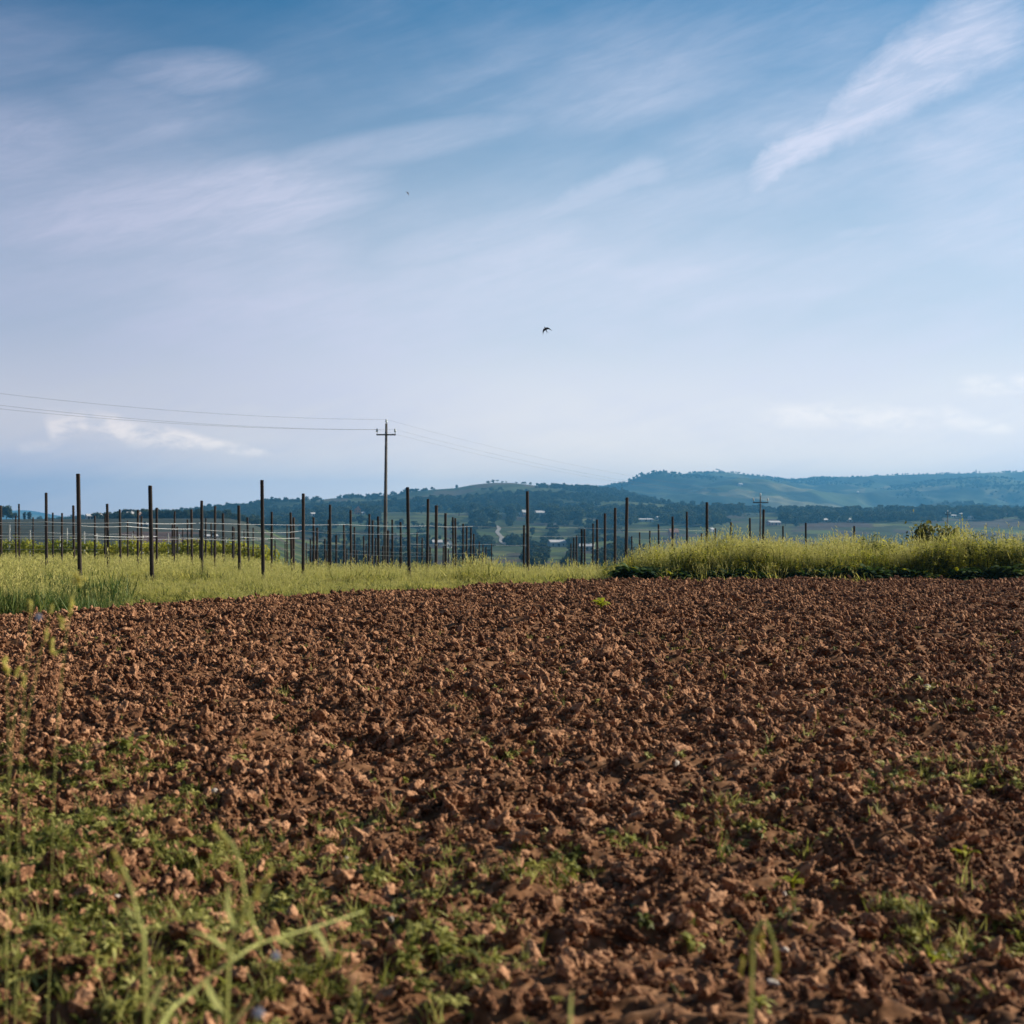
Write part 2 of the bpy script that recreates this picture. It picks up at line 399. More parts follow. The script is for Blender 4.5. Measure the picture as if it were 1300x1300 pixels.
def ico(sub):
    b = bmesh.new(); bmesh.ops.create_icosphere(b, subdivisions=sub, radius=1)
    v = np.array([q.co[:] for q in b.verts]); f = np.array([[q.index for q in p.verts] for p in b.faces]); b.free(); return v, f
iv, iff = ico(4)
def clod(seed, v=iv):
    r = np.random.default_rng(seed); v = v.copy()
    for _ in range(13):
        n = r.normal(size=3); n /= np.linalg.norm(n); d = r.uniform(.5, .9)
        e = v @ n - d; v -= np.where(e > 0, e, 0)[:, None] * n * .9
    n0 = v / np.linalg.norm(v, axis=1)[:, None]
    s = seed * 3.7
    k = .34 * noise3(n0[:,0]*1.5+s, n0[:,1]*1.5, n0[:,2]*1.5, 1) + .30 * (np.abs(noise3(n0[:,0]*2.8+s, n0[:,1]*2.8, n0[:,2]*2.8, 2)) - .35) + .17 * noise3(n0[:,0]*6+s, n0[:,1]*6, n0[:,2]*6, 3) + .08 * noise3(n0[:,0]*14+s, n0[:,1]*14, n0[:,2]*14, 4)
    v = v * (1 + k)[:, None] * np.array([1.35, .8, .75]) * r.uniform(.75, 1.25, 3)
    return mesh('clod', v, iff, M['clod'], True)
CLODS = protos('clod_shapes', [clod(s) for s in range(20)])
def in_view(n, y0, y1, k=.385, pad=1.2):
    y = np.sqrt(rng.uniform(y0 ** 2, y1 ** 2, n)); x = rng.uniform(-1, 1, n) * (k * y + pad); return x, y
Ps, Ss = [], []
for cnt, y0, y1, lo, hi in ((95000, 1.6, 32, .018, .034), (16000, 1.6, 32, .03, .05), (150000, 1.6, 32, .011, .021), (120000, 1.6, 12, .006, .013), (1500, 2, 32, .045, .068)):
    x, y = in_view(cnt, y0, y1)
    ok = y < soil_edge(x) + .15; x, y = x[ok], y[ok]
    cl = fbm(x / .5, y / .5, 61, 2); keep = rng.random(len(x)) < np.clip(.85 + .4 * cl, .3, 1)
    x, y = x[keep], y[keep]
    s = rng.uniform(0, 1, len(x)) ** 1.6 * (hi - lo) + lo
    s = np.minimum(s, .024 + .003 * y)
    Ps.append(np.stack([x, y, soil_h(x, y) + .02 + s * rng.uniform(.0, .9, len(x))], -1)); Ss.append(s)
P = np.concatenate(Ps); S = np.concatenate(Ss); n = len(P)
scatter('soil_clods', P, np.stack([rng.uniform(-1.1, 1.1, n), rng.uniform(-1.1, 1.1, n), rng.uniform(0, 6.28, n)], -1), S, rng.integers(0, 20, n), CLODS)

# ------------------------------------------------------------------ grass and weeds
def blade(mb, r, base, h, w, lean, curl, mi, seg=4):
    a = r.uniform(0, 2 * PI); d = np.array([math.cos(a), math.sin(a), 0]); q = a + r.uniform(-.6, .6) + PI / 2
    side = np.array([math.cos(q), math.sin(q), 0])
    pts, wid = [], []
    for k in range(seg + 1):
        t = k / seg
        pts.append(np.array(base) + d * (lean * t + curl * t * t) * h + np.array([0, 0, h * (t - .35 * curl * t * t)]))
        wid.append(w * (1 - t) ** .6 + .0008)
    mb.leaf(pts, wid, side, mi); return pts[-1], d
def tuft(seed, n, h0, h1, w, spread, mats, heads=0, hm=1, flat=0.):
    r = np.random.default_rng(seed); mb = MB()
    for _ in range(n):
        rr = spread * math.sqrt(r.random()); a = r.uniform(0, 2 * PI)
        blade(mb, r, (rr * math.cos(a), rr * math.sin(a), -.02), r.uniform(h0, h1), w * r.uniform(.7, 1.4), r.uniform(.05, .45) + flat * r.random(), r.uniform(0, .6) + flat * r.random(), 0)
    for _ in range(heads):
        rr = spread * math.sqrt(r.random()); a = r.uniform(0, 2 * PI); h = h1 * r.uniform(.95, 1.3)
        b = np.array([rr * math.cos(a), rr * math.sin(a), 0]); dd = r.normal(size=2) * .12
        top = b + np.array([dd[0] * h, dd[1] * h, h])
        q = r.uniform(0, PI); side = np.array([math.cos(q), math.sin(q), 0])
        mb.leaf([b, (b + top) / 2, top], [.004, .0035, .003], side, hm)
        for k in range(5):
            p = top + (top - b) / h * (k * .022 - .03); q = r.uniform(0, PI); side = np.array([math.cos(q), math.sin(q), 0])
            e = p + np.array([r.normal() * .02, r.normal() * .02, .035])
            mb.leaf([p, (p + e) / 2, e], [.004, .014, .002], side, hm)
    return mb.mesh('tuft', mats)
MEADOW = protos('meadow_tufts', [tuft(100 + s, 15, .08, .26, .024, .17, [M['grass'], M['straw']], 1, flat=.5) for s in range(6)] + [tuft(110 + s, 11, .12, .36, .028, .14, [M['grass'], M['straw']], 3) for s in range(3)] + [tuft(115 + s, 10, .1, .3, .022, .17, [M['straw'], M['straw']], 2, flat=.9) for s in range(3)])
LUSH = protos('lush_tufts', [tuft(140 + s, 24, .14, .4, .016, .15, [M['lush'], M['straw']], 1) for s in range(5)])
TALL = protos('tall_tufts', [tuft(200 + s, 16, .35, .8, .03, .18, [M['grass'], M['straw']], 4) for s in range(6)])
def leafy(seed, n, ln, wd, h, mats, seg=4):
    r = np.random.default_rng(seed); mb = MB()
    for k in range(n):
        a = r.uniform(0, 2 * PI); d = np.array([math.cos(a), math.sin(a), 0]); side = np.array([-d[1], d[0], r.normal() * .3]); side /= np.linalg.norm(side)
        l = ln * r.uniform(.6, 1.2); z0 = h * r.uniform(0, .6); up = r.uniform(.3, 1.3)
        pts = [d * l * (.15 + t) + np.array([0, 0, z0 + l * (up * t - .8 * t * t)]) for t in np.linspace(0, 1, seg + 1)]
        wid = [wd * math.sin(PI * (.08 + .9 * t)) * r.uniform(.85, 1.15) + .001 for t in np.linspace(0, 1, seg + 1)]
        mb.leaf(pts, wid, side, 0)
    mb.tube([(0, 0, -.02), (0, 0, h * .6)], [.006, .003], 5, 0)
    return mb.mesh('leafy', mats)
def forb(seed):
    r = np.random.default_rng(seed); mb = MB()
    for q in range(5):
        a = r.uniform(0, 6.28); h = r.uniform(.5, .95); ln = r.uniform(.05, .3)
        p = [np.array([math.cos(a) * ln * t, math.sin(a) * ln * t, h * t]) for t in np.linspace(0, 1, 5)]
        mb.tube(p, [.006, .005, .004, .003, .002], 4)
        for k in range(15):
            t = r.uniform(.25, 1); c = np.array([math.cos(a) * ln * t, math.sin(a) * ln * t, h * t]); b = r.uniform(0, 6.28)
            d = np.array([math.cos(b), math.sin(b), r.uniform(-.2, .8)]); sd = np.array([-math.sin(b), math.cos(b), r.normal() * .4]); sd /= np.linalg.norm(sd); l = r.uniform(.05, .13) * (1.25 - .6 * t)
            mb.leaf([c, c + d * l * .5, c + d * l + np.array([0, 0, -.2 * l])], [.006, l * .42, .003], sd)
    return mb.mesh('forb', [M['forb']])
FORB = protos('forb_plants', [forb(500 + s) for s in range(6)])
DOCK = protos('dock_plants', [leafy(300 + s, 22, .24, .10, .30, [M['dock']]) for s in range(6)] + [leafy(320, 14, .2, .07, .35, [M['mustard']])])
WEEDS = protos('weed_plants', [leafy(400 + s, 15, .04, .015, .035, [M['weed']]) for s in range(5)] + [tuft(420 + s, 12, .03, .1, .005, .035, [M['weed'], M['weed']]) for s in range(4)])

def rot_s(n, tilt=.15): return np.stack([rng.normal(0, tilt, n), rng.normal(0, tilt, n), rng.uniform(0, 6.28, n)], -1)
# meadow strip between the field and the vineyard, and on beneath the posts
def scatter_zone(name, n, xr, yr, dens, coll, cnt, smin, smax, sink=.0, extra=None):
    x = rng.uniform(*xr, n); y = rng.uniform(*yr, n)
    k = (rng.random(n) < dens(x, y)) & (np.abs(x) < .385 * y + 3); x, y = x[k], y[k]
    s = rng.uniform(smin, smax, len(x))
    if extra is not None: s = s * extra(x, y)
    return scatter(name, np.stack([x, y, ground_z(x, y) - sink], -1), rot_s(len(x)), s, rng.integers(0, cnt, len(x)), coll)
def strip(x, y):
    e = soil_edge(x); return (y > e - .02) & ~((x > 2.1) & (y > 30.9) & (y < 38) & (x > 2.1 + .0 * y))
patch = lambda x, y: np.clip(1 + .9 * fbm(x / 1.1, y / 1.1, 72, 3), .35, 1.9)
scatter_zone('meadow_grass', 120000, (-22, 4.5), (15, 46), lambda x, y: strip(x, y) * np.where(y > soil_edge(x) + 9, .5, .95) * (.5 + .5 * sstep(-.6, .3, fbm(x / .9, y / .9, 71, 3))), MEADOW, 12, .5, 1.1, extra=lambda x, y: patch(x, y) * np.where(y < 32, .34, .68) * (1 - .2 * sstep(-2, 2, x)))
scatter_zone('lush_grass', 60000, (-16, -3), (14, 27), lambda x, y: strip(x, y) * sstep(-5.2, -7.8, x + .3 * (y - 20)) * .8, LUSH, 5, .6, 1.2, extra=lambda x, y: .85 * patch(x, y))
scatter_zone('vineyard_grass', 90000, (-40, 20), (44, 110), lambda x, y: strip(x, y) * np.where(x < -8, .8, .4), MEADOW, 12, .8, 1.5)
# bank of tall growth on the right
def bank(x, y):
    xs = 2.55 + .15 * noise2(y, y * 0, 81); return (x > xs) & (y > 31.3 + .2 * noise2(x * 2, x * 0, 82))
def bank_h(x, y): return np.clip(.42 + .40 * sstep(2.4, 5., x) + .26 * fbm(x / .8, y / .8, 83, 3) + .16 * fbm(x / .22, y / .3, 86, 2) + .08 * sstep(8, 12, x), .25, 1.25)
scatter_zone('tall_grass', 26000, (2.4, 18), (31.6, 41), lambda x, y: bank(x, y) * np.where(y < 35, 1., .55) * (.25 + .75 * sstep(-.5, .3, fbm(x / .9, y / .9, 85, 3))), TALL, 6, .75, 1.15, extra=lambda x, y: bank_h(x, y) * sstep(31.0, 32.4, y + .4))
scatter_zone('tall_weeds', 22000, (2.4, 18), (31.4, 41), lambda x, y: bank(x, y) * np.where(y < 35, 1., .5) * (.2 + .8 * sstep(.4, -.4, fbm(x / .9, y / .9, 85, 3))), FORB, 6, .7, 1.15, extra=lambda x, y: bank_h(x, y) * sstep(31.0, 32.6, y + .5))
o = scatter_zone('broadleaf_weeds', 5200, (2.3, 17), (31.1, 32.6), lambda x, y: bank(x + .25, y + .3) * np.clip(1.2 - (y - 31.1) * .7, .1, 1) * sstep(-.55, .25, fbm(x / .6, y / .6, 87, 2)), DOCK, 7, .6, 1.15, extra=lambda x, y: 1 + .5 * noise2(x / .5, y, 84))
x = rng.uniform(2.2, 16, 700); y = soil_edge(x) - rng.exponential(.28, 700) + .1
k = rng.random(700) < sstep(-.2, .4, fbm(x / .7, y * 0, 88, 2)); x, y = x[k], y[k]
scatter('edge_tufts', np.stack([x, y, soil_h(x, y)], -1), rot_s(len(x), .3), rng.uniform(.3, .9, len(x)), rng.integers(0, 12, len(x)), MEADOW)
# young weeds on the soil
def weed_mask(x, y):
    px = CX + F * x / y; py = HY + F * EYE / y
    m = .85 * sstep(1010, 1120, py + .22 * (450 - px) - 25) * sstep(600, 300, px + .3 * (1150 - py))
    def sp(cx, cy, rx, ry, a): return a * np.exp(-((px - cx) / rx) ** 2 - ((py - cy) / ry) ** 2)
    m = m + sp(560, 1215, 90, 75, .6) + sp(660, 1125, 70, 22, .6) + sp(1215, 1005, 110, 26, .6) + sp(930, 1060, 80, 22, .5) + sp(1130, 1195, 120, 34, .9) + sp(790, 1095, 60, 16, .4) + sp(650, 965, 45, 10, .5) + sp(1180, 905, 60, 14, .25) + sp(450, 1060, 60, 16, .5) + sp(150, 985, 70, 25, .3) + sp(1240, 1270, 60, 30, .3) + .012
    return m * (.08 + 1.05 * sstep(-.3, .6, fbm(x / .25, y / .25, 91, 3)))
x, y = in_view(260000, 1.8, 16)
k = (rng.random(len(x)) < weed_mask(x, y)) & (y < soil_edge(x)); x, y = x[k], y[k]
scatter('field_weeds', np.stack([x, y, soil_h(x, y) + .028], -1), rot_s(len(x), .25), rng.uniform(0, 1, len(x)) ** 2 * .75 + .28, rng.integers(0, 9, len(x)), WEEDS)

# ------------------------------------------------------------------ vineyard posts
ORD = ['first', 'second', 'third', 'fourth', 'fifth', 'sixth', 'seventh', 'eighth', 'ninth', 'tenth', 'eleventh', 'twelfth', 'thirteenth', 'fourteenth', 'fifteenth', 'sixteenth', 'seventeenth', 'eighteenth', 'nineteenth', 'twentieth', 'twenty-first', 'twenty-second', 'twenty-third', 'twenty-fourth']
PX = [ # x at the top, top, base line, x at the base
(1,642,722,2),(24,640,716,25),(58.5,626,728,59.5),(99,602,731,102),(42,657,717,42.5),(67,651,716,67.5),(93,642,724,94.5),(120.5,655,722,120.5),(136,640,732,138),(152,647,724,153.5),(133.6,670,718,134),
(190.5,617,740,193.5),(199,645,736,199),(256,636,738,256.5),(243,647,729,244),(238,660,727,239),(283,652,728,284.5),(268,665,722,269),(162,661,722,162.5),(169.5,674,719,169.5),(174,688,720,174),(232,671,720,232.5),(261.5,677,719,261),(297,670,722,297),(225,669,727,225.5),(20,655,718,20.5),
(303,642,738,304.5),(332.5,610,742,334.5),(314,657,730,316.5),(345,650,736,345),(369,651,734,371),(364.5,666,724,364.5),(385,627,739,385),(398,657,732,398.5),(419,641,737,419.5),(417,660,733,417.5),(436.5,666,727,437),(321.5,670,724,321.5),(362,688,722,362),(389,689,722,389),(403,684,723,403),
(445,648,737,446),(469,653,737,468),(480,656,737,481),(437.5,676,730,437.5),(450,669,732,450),(498,660,737,498.5),(508.5,663,737,510),(517.4,619,737,520),(543.5,634,737,542),(554,642,737,553.3),(565.5,652,737,566),(575,657,737,575.8),(578,658,737,579.5),(529.5,676,737,529.5),(536,683,737,536),(477,683,734,477),(465,690,734,465),(588,665,737,587.7),(592.5,668,737,592.5),(598,670,737,597.5),(601.5,678,737,601.5),(608.5,688,737,608),(624,690,737,624),
(669.5,624,731,670.5),(665.3,667,737,664.8),
(796,632,737,794),(781,645,737,780.5),(768,652,737,767.8),(758,660,737,758.5),(753,665,737,752.5),(742,672,737,742.5),(738.5,672,737,738.5),(732,680,737,732),(728.5,683,737,728.5),(725,690,737,724),
(836,666,737,837),(825,674,737,825),(812,676,737,812.3),(802,681,737,802.5),(854,656,737,853.5),(872,650,737,872.5),(897.5,638,737,897.5),
(908,671,737,908),(928,663,737,928.2),(952,658,737,952.7),(969.5,647,737,967.5),(890.5,677,737,890.5),(994,668,737,994),(1023,664,737,1023),(1084.5,668,737,1084.5)]
rows = {}
for (xt, yt, yb, xb) in PX:
    d = min(4018. / (yb - yt), 105.)
    Xo = (xb - 668) / F * d
    if xt in (669.5, 665.3): Xo = 0.
    rows.setdefault(int(round(Xo / 2.75)), []).append((d, xt, yt, xb))
ROWN = {0: 'in the nearly bare row before the valley road', -1: 'in the row just right of the tall utility pole', -2: 'in the row crossing behind the tall utility pole', -3: 'in the second row left of the tall utility pole', -4: 'in the third row left of the tall utility pole', -5: 'in the fourth row left of the tall utility pole', -6: 'in the fifth row left of the tall utility pole', -7: 'in the sixth row left of the tall utility pole',
        1: 'in the row ending at the left tip of the tall grass bank', 2: 'in the row rising behind the left part of the grass bank', 3: 'in the row beside the small distant utility pole', 4: 'in the short row right of the small utility pole', 5: 'standing alone furthest right over the tall grass'}
for rk in (-1, -2, -3, -4, -5, -6):     # the rows go on down the slope
    for dd in np.arange(50, 98, 5.3):
        Xr = rk * 2.75; xp = 668 + F * Xr / dd + 2.2 * math.sin(dd * 3.7 + rk); 
        have = rows.setdefault(rk, [])
        if xp > 2 and all(abs(q[1] - xp) > 3.5 for q in have):
            slope_y = 737 if xp > 330 else 722
            have.append((dd, xp, slope_y - F * (2.1 + .15 * math.sin(dd * 5 + rk)) / dd, xp + .6 * math.sin(dd)))
def post_obj(p0, p1, r, name='vineyard_post'):
    v = np.asarray(p1) - np.asarray(p0); mb = MB()
    pts = [np.zeros(3), v * .33, v * .66, v]
    mb.tube(pts, [r, r * 1.0, r * .98, r * .96], 8)
    mb.tube([v, v + np.array([0, 0, .012])], [r * .96, r * .7], 8)
    return mb.build(name, M['post'], loc=p0)
for rk in sorted(rows):
    L_ = sorted(rows[rk])
    for i, (d, xt, yt, xb) in enumerate(L_):
        top = W(xt, yt, d); bx = (xb - CX) / F * d
        gz = float(ground_z(bx, d))
        p0 = np.array([bx, d, gz - .25])
        rad = .043 if d > 34 else (.047 if xt != 669.5 else .055)
        o = post_obj(p0, top, rad * random.uniform(.85, 1.12))
        w = ORD[i]
        size = 'tall' if yt < 634 else ('slim' if yt < 662 else 'small far')
        nm = ROWN.get(rk, 'in the far left row of the vineyard')
        lab = f'{size} dark post {nm}' if len(L_) == 1 else f'{size} dark post, {w} from the field {nm}'
        ws = lab.split()
        if len(ws) > 16: lab = ' '.join(x for x in ws if x not in ('the', 'tall') or x == size)
        tag(o, lab, 'post', 'dark trellis posts of the young vineyard')

# pale stakes and leafy vines of the older plot on the left
pale = [(12,666),(38,673),(76,680),(85,670),(107,675),(122.6,677),(151,673),(168,677),(181,679),(213.5,677),(227.5,678),(272,681),(286.5,682)]
for i, (px, py) in enumerate(pale):
    d = 84. + 7 * ((i * 5) % 4) / 3
    p = W(px, py, d); g = float(ground_z(p[0], d))
    mb = MB(); mb.box((-.035, -.02, -.2), (.035, .02, p[2] - g)); mb.box((-.05, -.03, p[2] - g - .3), (.05, .03, p[2] - g - .26)); mb.box((-.05, -.03, p[2] - g - .8), (.05, .03, p[2] - g - .76))
    tag(mb.build('vineyard_stake', M['pale_post'], loc=(p[0], d, g)), f'pale metal stake, {ORD[i]} from the left among the leafy vines', 'stake', 'pale stakes in the leafy vines')
def leaf_cloud(r, n, size, fn, mb_v, mb_f):
    c = fn(n); m = len(c)
    u = r.normal(size=(m, 3)); u /= np.linalg.norm(u, axis=1)[:, None]
    w = np.cross(u, r.normal(size=(m, 3))); w /= np.linalg.norm(w, axis=1)[:, None]
    s = (size * r.uniform(.5, 1.3, m))[:, None]
    q = np.stack([c - u * s, c - w * s * .6, c + u * s, c + w * s * .6], 1).reshape(-1, 3)
    b = sum(len(x) for x in mb_v); mb_v.append(q); mb_f.append(np.arange(m * 4).reshape(m, 4) + b)
def vine_meshes(seed):
    r = np.random.default_rng(seed); V, Fc = [], []
    leaf_cloud(r, 240, .10, lambda n: np.stack([r.uniform(-.65, .65, n), r.normal(0, .16, n), .82 + r.uniform(-.22, .38, n) + .18 * np.sin(r.uniform(0, 6, n))], -1), V, Fc)
    leaf_cloud(r, 50, .08, lambda n: np.stack([r.uniform(-.6, .6, n), r.normal(0, .12, n), 1.1 + np.abs(r.normal(0, .2, n))], -1), V, Fc)
    fo = mesh('foliage', np.concatenate(V), np.concatenate(Fc), M['vine'])
    mb = MB(); mb.tube([(0, 0, -.2), (.03, .01, .3), (-.02, 0, .62), (.02, 0, .8)], [.035, .03, .026, .022], 6); mb.tube([(-.6, 0, .84), (0, 0, .8), (.6, 0, .84)], [.01, .018, .01], 5)
    return fo, mb.mesh('trunk', M['bark'])
VM = [vine_meshes(s) for s in (1, 2, 3)]
for ri, (d, x0, x1) in enumerate(((82, 2, 330), (90, -5, 345), (99, -5, 320))):
    for k, xx in enumerate(np.arange((x0 - CX) / F * d, (x1 - CX) / F * d, 1.25)):
        dd = d + .15 * math.sin(k * 3.1); fo, tr = VM[(k + ri) % 3]
        root = link('grapevine', None, None, (xx, dd, float(ground_z(xx, dd))), .12 * math.sin(k * 5))
        root.scale = (1, 1, 1 + .12 * math.sin(k * 2.3 + ri))
        tag(root, f'leafy yellow green grapevine in the {["nearest", "middle", "farthest"][ri]} trained row behind the dark posts', 'grapevine', f'grapevines of the {["nearest", "middle", "farthest"][ri]} leafy row')
        link('foliage', fo, root); link('trunk', tr, root)

# trellis wires, stretched across the post rows
def wire(pts, r, lab, m='wire'):
    P_ = [W(*p) for p in pts]; Q = [P_[0]]
    for a, b in zip(P_[:-1], P_[1:]):
        n = 8
        for k in range(1, n + 1):
            t = k / n; q = a + (b - a) * t; q = q - np.array([0, 0, .03 * 4 * t * (1 - t)]); Q.append(q)
    tag(MB().tube(Q, r, 5).build('trellis_wire', M[m]), lab, 'wire', 'trellis wires of the vineyard')
wire([(-60,661.5,36),(58,662.5,36.3),(160,663.3,37),(256,664,39.5),(440,666,43),(545,667.5,45),(600,668.2,46)], .0055, 'topmost bright wire strung across most of the vineyard posts')
wire([(-60,663.5,38),(99,667,38),(160,668,39),(243,671.5,44),(345,676,46),(385,673.5,47),(445,677.5,47),(545,676.5,48)], .0055, 'second bright wire, dipping between the left posts below the topmost')
wire([(-60,678.5,40),(120,680,41),(199,681,44),(303,681.6,43),(380,683,45)], .0055, 'third wire, level and below the dipping one at left')
wire([(-60,682,42),(93,683.5,42.5),(243,684,45),(340,685,47)], .0055, 'fourth wire at left, just under the third level one')
wire([(-60,674,60),(60,676,60),(150,678,62),(280,684,64)], .006, 'thin wire sagging among the pale stakes far left')
wire([(-60,696,66),(85,697,66),(135,697,66)], .006, 'low wire just above the grass at the left edge')
wire([(600,668.2,46),(720,669.5,48),(860,672,52),(905,673,54)], .0035, 'faint wire continuing the topmost one to the right', 'wire_dull')
wire([(520,690.5,38),(620,691,44),(669,692,46),(768,698,46)], .003, 'low wire between the utility pole row and the bare row', 'wire_dull')
wire([(605,678.5,60),(669,680,56),(738,681,60),(796,683,50),(880,687,52)], .003, 'middle wire running right towards the tall grass bank', 'wire_dull')

wire([(300, 672, 52), (420, 674, 54), (520, 676, 56)], .0035, 'thin wire below the second bright one, left of the utility pole', 'wire_dull')
wire([(330, 688.5, 50), (445, 691, 52), (560, 694, 54)], .0035, 'low dull wire crossing in front of the utility pole foot', 'wire_dull')
wire([(300, 695, 48), (420, 698, 50), (610, 703, 54)], .0035, 'lowest dull wire just over the grass at centre', 'wire_dull')
wire([(440, 703, 44), (560, 706, 46)], .0035, 'short dull wire low between the centre posts', 'wire_dull')
wire([(670, 697, 52), (760, 701, 50)], .0035, 'low dull wire right of the lone tall post', 'wire_dull')
# ------------------------------------------------------------------ utility poles and lines
def utility_pole(px, ytop, d, arm_px, arm_y, wpx, lab, lean=0.):
    top = W(px, ytop, d); bx = top[0] - lean; g = float(ground_z(bx, d))
    root = link('utility_pole', None, None, (bx, d, g)); tag(root, lab, 'utility pole', 'utility poles of the power line')
    h = top[2] - g; r1 = wpx / F * d / 2
    MB().tube([(0, 0, -.6), (lean * .4, 0, h * .4), (lean, 0, h)], [r1 * 1.35, r1 * 1.15, r1 * .72], 12).build('pole_shaft', M['polewood'], root, True)
    az = EYE - (arm_y - HY) / F * d - g; ha = arm_px / F * d / 2; xc = lean * az / h
    ca = .92
    MB().box((-ha, -.05, -.055), (ha, .05, .055)).build('crossarm', M['iron'], root, loc=(xc, -r1 - .02, az))
    tips = []
    for sx in (-1, 1):
        mb = MB(); mb.tube([(0, 0, -.05), (0, 0, .24)], .022, 6)
        ins = mb.build('insulator_pin', M['iron'], root, loc=(xc + sx * (ha - .05), -r1 - .02, az + .05))
        MB().lathe((0, 0, .16), [(0, .05), (.03, .09), (.09, .1), (.13, .065), (.17, .085), (.24, .07), (.28, .03)], 10).build('insulator', M['porcelain'], ins, True)
        tips.append(np.array([bx + xc + sx * (ha - .05), d - r1 - .02, g + az + .42]))
    mb = MB(); mb.tube([(0, 0, 0), (0, 0, .3)], .024, 6)
    ins = mb.build('insulator_pin', M['iron'], root, loc=(lean, 0, h - .1))
    MB().lathe((0, 0, .16), [(0, .05), (.03, .09), (.09, .1), (.13, .065), (.17, .085), (.24, .07), (.28, .03)], 10).build('insulator', M['porcelain'], ins, True)
    tips.append(np.array([bx + lean, d, g + h + .32]))
    return tips
T1 = utility_pole(490.4, 537.5, 112, 24.5, 552, 4.2, 'tall wooden utility pole with crossarm rising from the vineyard', .12)
T2 = utility_pole(965.5, 630, 150, 19.5, 638, 2.2, 'small distant utility pole with pale insulators beside a leaning post', .1)
T3 = utility_pole(1203, 650, 260, 6.5, 653.5, 1.4, 'far utility pole half hidden behind the dark bush at right', 0)
def line(a, b, sag, lab, r=.008):
    n = 24; pts = [a + (b - a) * t - np.array([0, 0, sag * 4 * t * (1 - t)]) for t in np.linspace(0, 1, n + 1)]
    tag(MB().tube(pts, r, 5).build('power_line', M['line']), lab, 'power line', 'power line wires')
far0 = np.array([-46., 70., 0])
for tp, yl, lab in ((T1[2], 499.5, 'upper power line from the tall pole to the left edge'), (T1[0], 514.5, 'middle power line from the left insulator to the left edge'), (T1[1], 519, 'lowest power line from the right insulator to the left edge')):
    dr = far0 - tp; # where the line leaves the frame, and the height it has there
    t = -(tp[0] + CX / F * tp[1]) / (dr[0] + CX / F * dr[1])
    q = tp + dr * t; zl = EYE + (HY - yl) / F * q[1]
    s = 1.1; z0 = (zl - tp[2] * (1 - t) + s * 4 * t * (1 - t)) / t
    line(tp, np.array([far0[0], far0[1], z0]), s, lab)
for k, lab in ((2, 'upper faint power line descending right between two poles'), (0, 'left faint power line descending between two poles'), (1, 'right faint power line descending between two poles')):
    line(T1[k], T2[k], .8, lab, .0045)

# ------------------------------------------------------------------ trees
def tree_meshes(kind, seed):
    r = np.random.default_rng(seed); V, Fc = [], []; mb = MB()
    if kind == 'round':
        H, cw, cz0 = 10., 4.2, 2.6
        cl = []
        for _ in range(26):
            u = r.normal(size=3); u /= np.linalg.norm(u); q = r.uniform(.35, 1.) ** .6
            cl.append((u[0]*cw*.78*q, u[1]*cw*.78*q, cz0 + (H - cz0) * (.5 + .44 * u[2] * q), r.uniform(.9, 1.7)))
        size, n = .42, 95
    elif kind == 'poplar':
        H, cw, cz0 = 12., 1.5, 1.2
        cl = [(r.normal() * .5, r.normal() * .5, z, .5 + 1.0 * math.sin(PI * min(1, (z - .6) / 12))) for z in np.linspace(1.6, 11.3, 18)]
        size, n = .34, 90
    elif kind == 'umbrella':
        H, cw, cz0 = 11., 5., 7.6
        cl = [(5.0 * math.sqrt(r.random()) * math.cos(a), 5.0 * math.sqrt(r.random()) * math.sin(a), 8.6 + r.uniform(-.5, 1.1), r.uniform(.8, 1.3)) for a in r.uniform(0, 6.28, 24)]
        size, n = .36, 85
    else:  # spreading, uneven crown
        H, cw, cz0 = 9., 5., 2.2
        cl = []
        for _ in range(24):
            a = r.uniform(0, 6.28); q = math.sqrt(r.random()) * cw * .8
            cl.append((q * math.cos(a), q * math.sin(a), cz0 + 1 + r.uniform(0, 1) * (H - cz0 - 2) * (1.15 - q / cw * .7), r.uniform(.8, 1.8)))
        size, n = .42, 95
    for (x, y, z, rad) in cl:
        def fn(m, x=x, y=y, z=z, rad=rad):
            d = r.normal(size=(m, 3)); d /= np.linalg.norm(d, axis=1)[:, None]
            return np.array([x, y, z]) + d * (rad * r.uniform(.45, 1.08, m))[:, None] * np.array([1, 1, .8])
        leaf_cloud(r, n, size, fn, V, Fc)
    top = cz0 + (H - cz0) * .55
    mb.tube([(0, 0, -.6), (.1, 0, top * .35), (-.1, .1, top * .7), (.05, 0, top)], [.32, .25, .17, .07], 7)
    for (x, y, z, rad) in cl[:8]:
        h0 = min(z - .6, cz0 * .8 + .3 * z) if kind != 'poplar' else z - .6
        mb.tube([(0, 0, h0 * .75), (x * .5, y * .5, h0 * .9 + .1 * z), (x * .9, y * .9, z)], [.12, .08, .03], 5)
    m = M['pine'] if kind in ('umbrella', 'poplar') else M['leaves']
    return mesh('crown', np.concatenate(V), np.concatenate(Fc), m), mb.mesh('trunk', M['bark']), H
TM = {k: [tree_meshes(k, 50 + i * 7 + j) for j in range(4)] for i, k in enumerate(('round', 'poplar', 'umbrella', 'spreading'))}
_tc = [0]
def tree(p, hpx, kind, lab, group=None, wide=1., parts=True, name=None):
    _tc[0] += 1
    cr, tr, H = TM[kind][_tc[0] % 4]; s = hpx / F * p[1] / H
    nm = name or {'round': 'round_tree', 'poplar': 'cypress_tree', 'umbrella': 'umbrella_pine', 'spreading': 'spreading_tree'}[kind]
    root = link(nm, None, None, p, _tc[0] * 1.7); root.scale = (s * wide, s * wide, s); tag(root, lab, 'tree', group)
    link('crown', cr, root); link('trunk', tr, root)
G1, G2, G3 = 'trees along the left ridge', 'trees on the valley floor', 'trees on the hilltops'
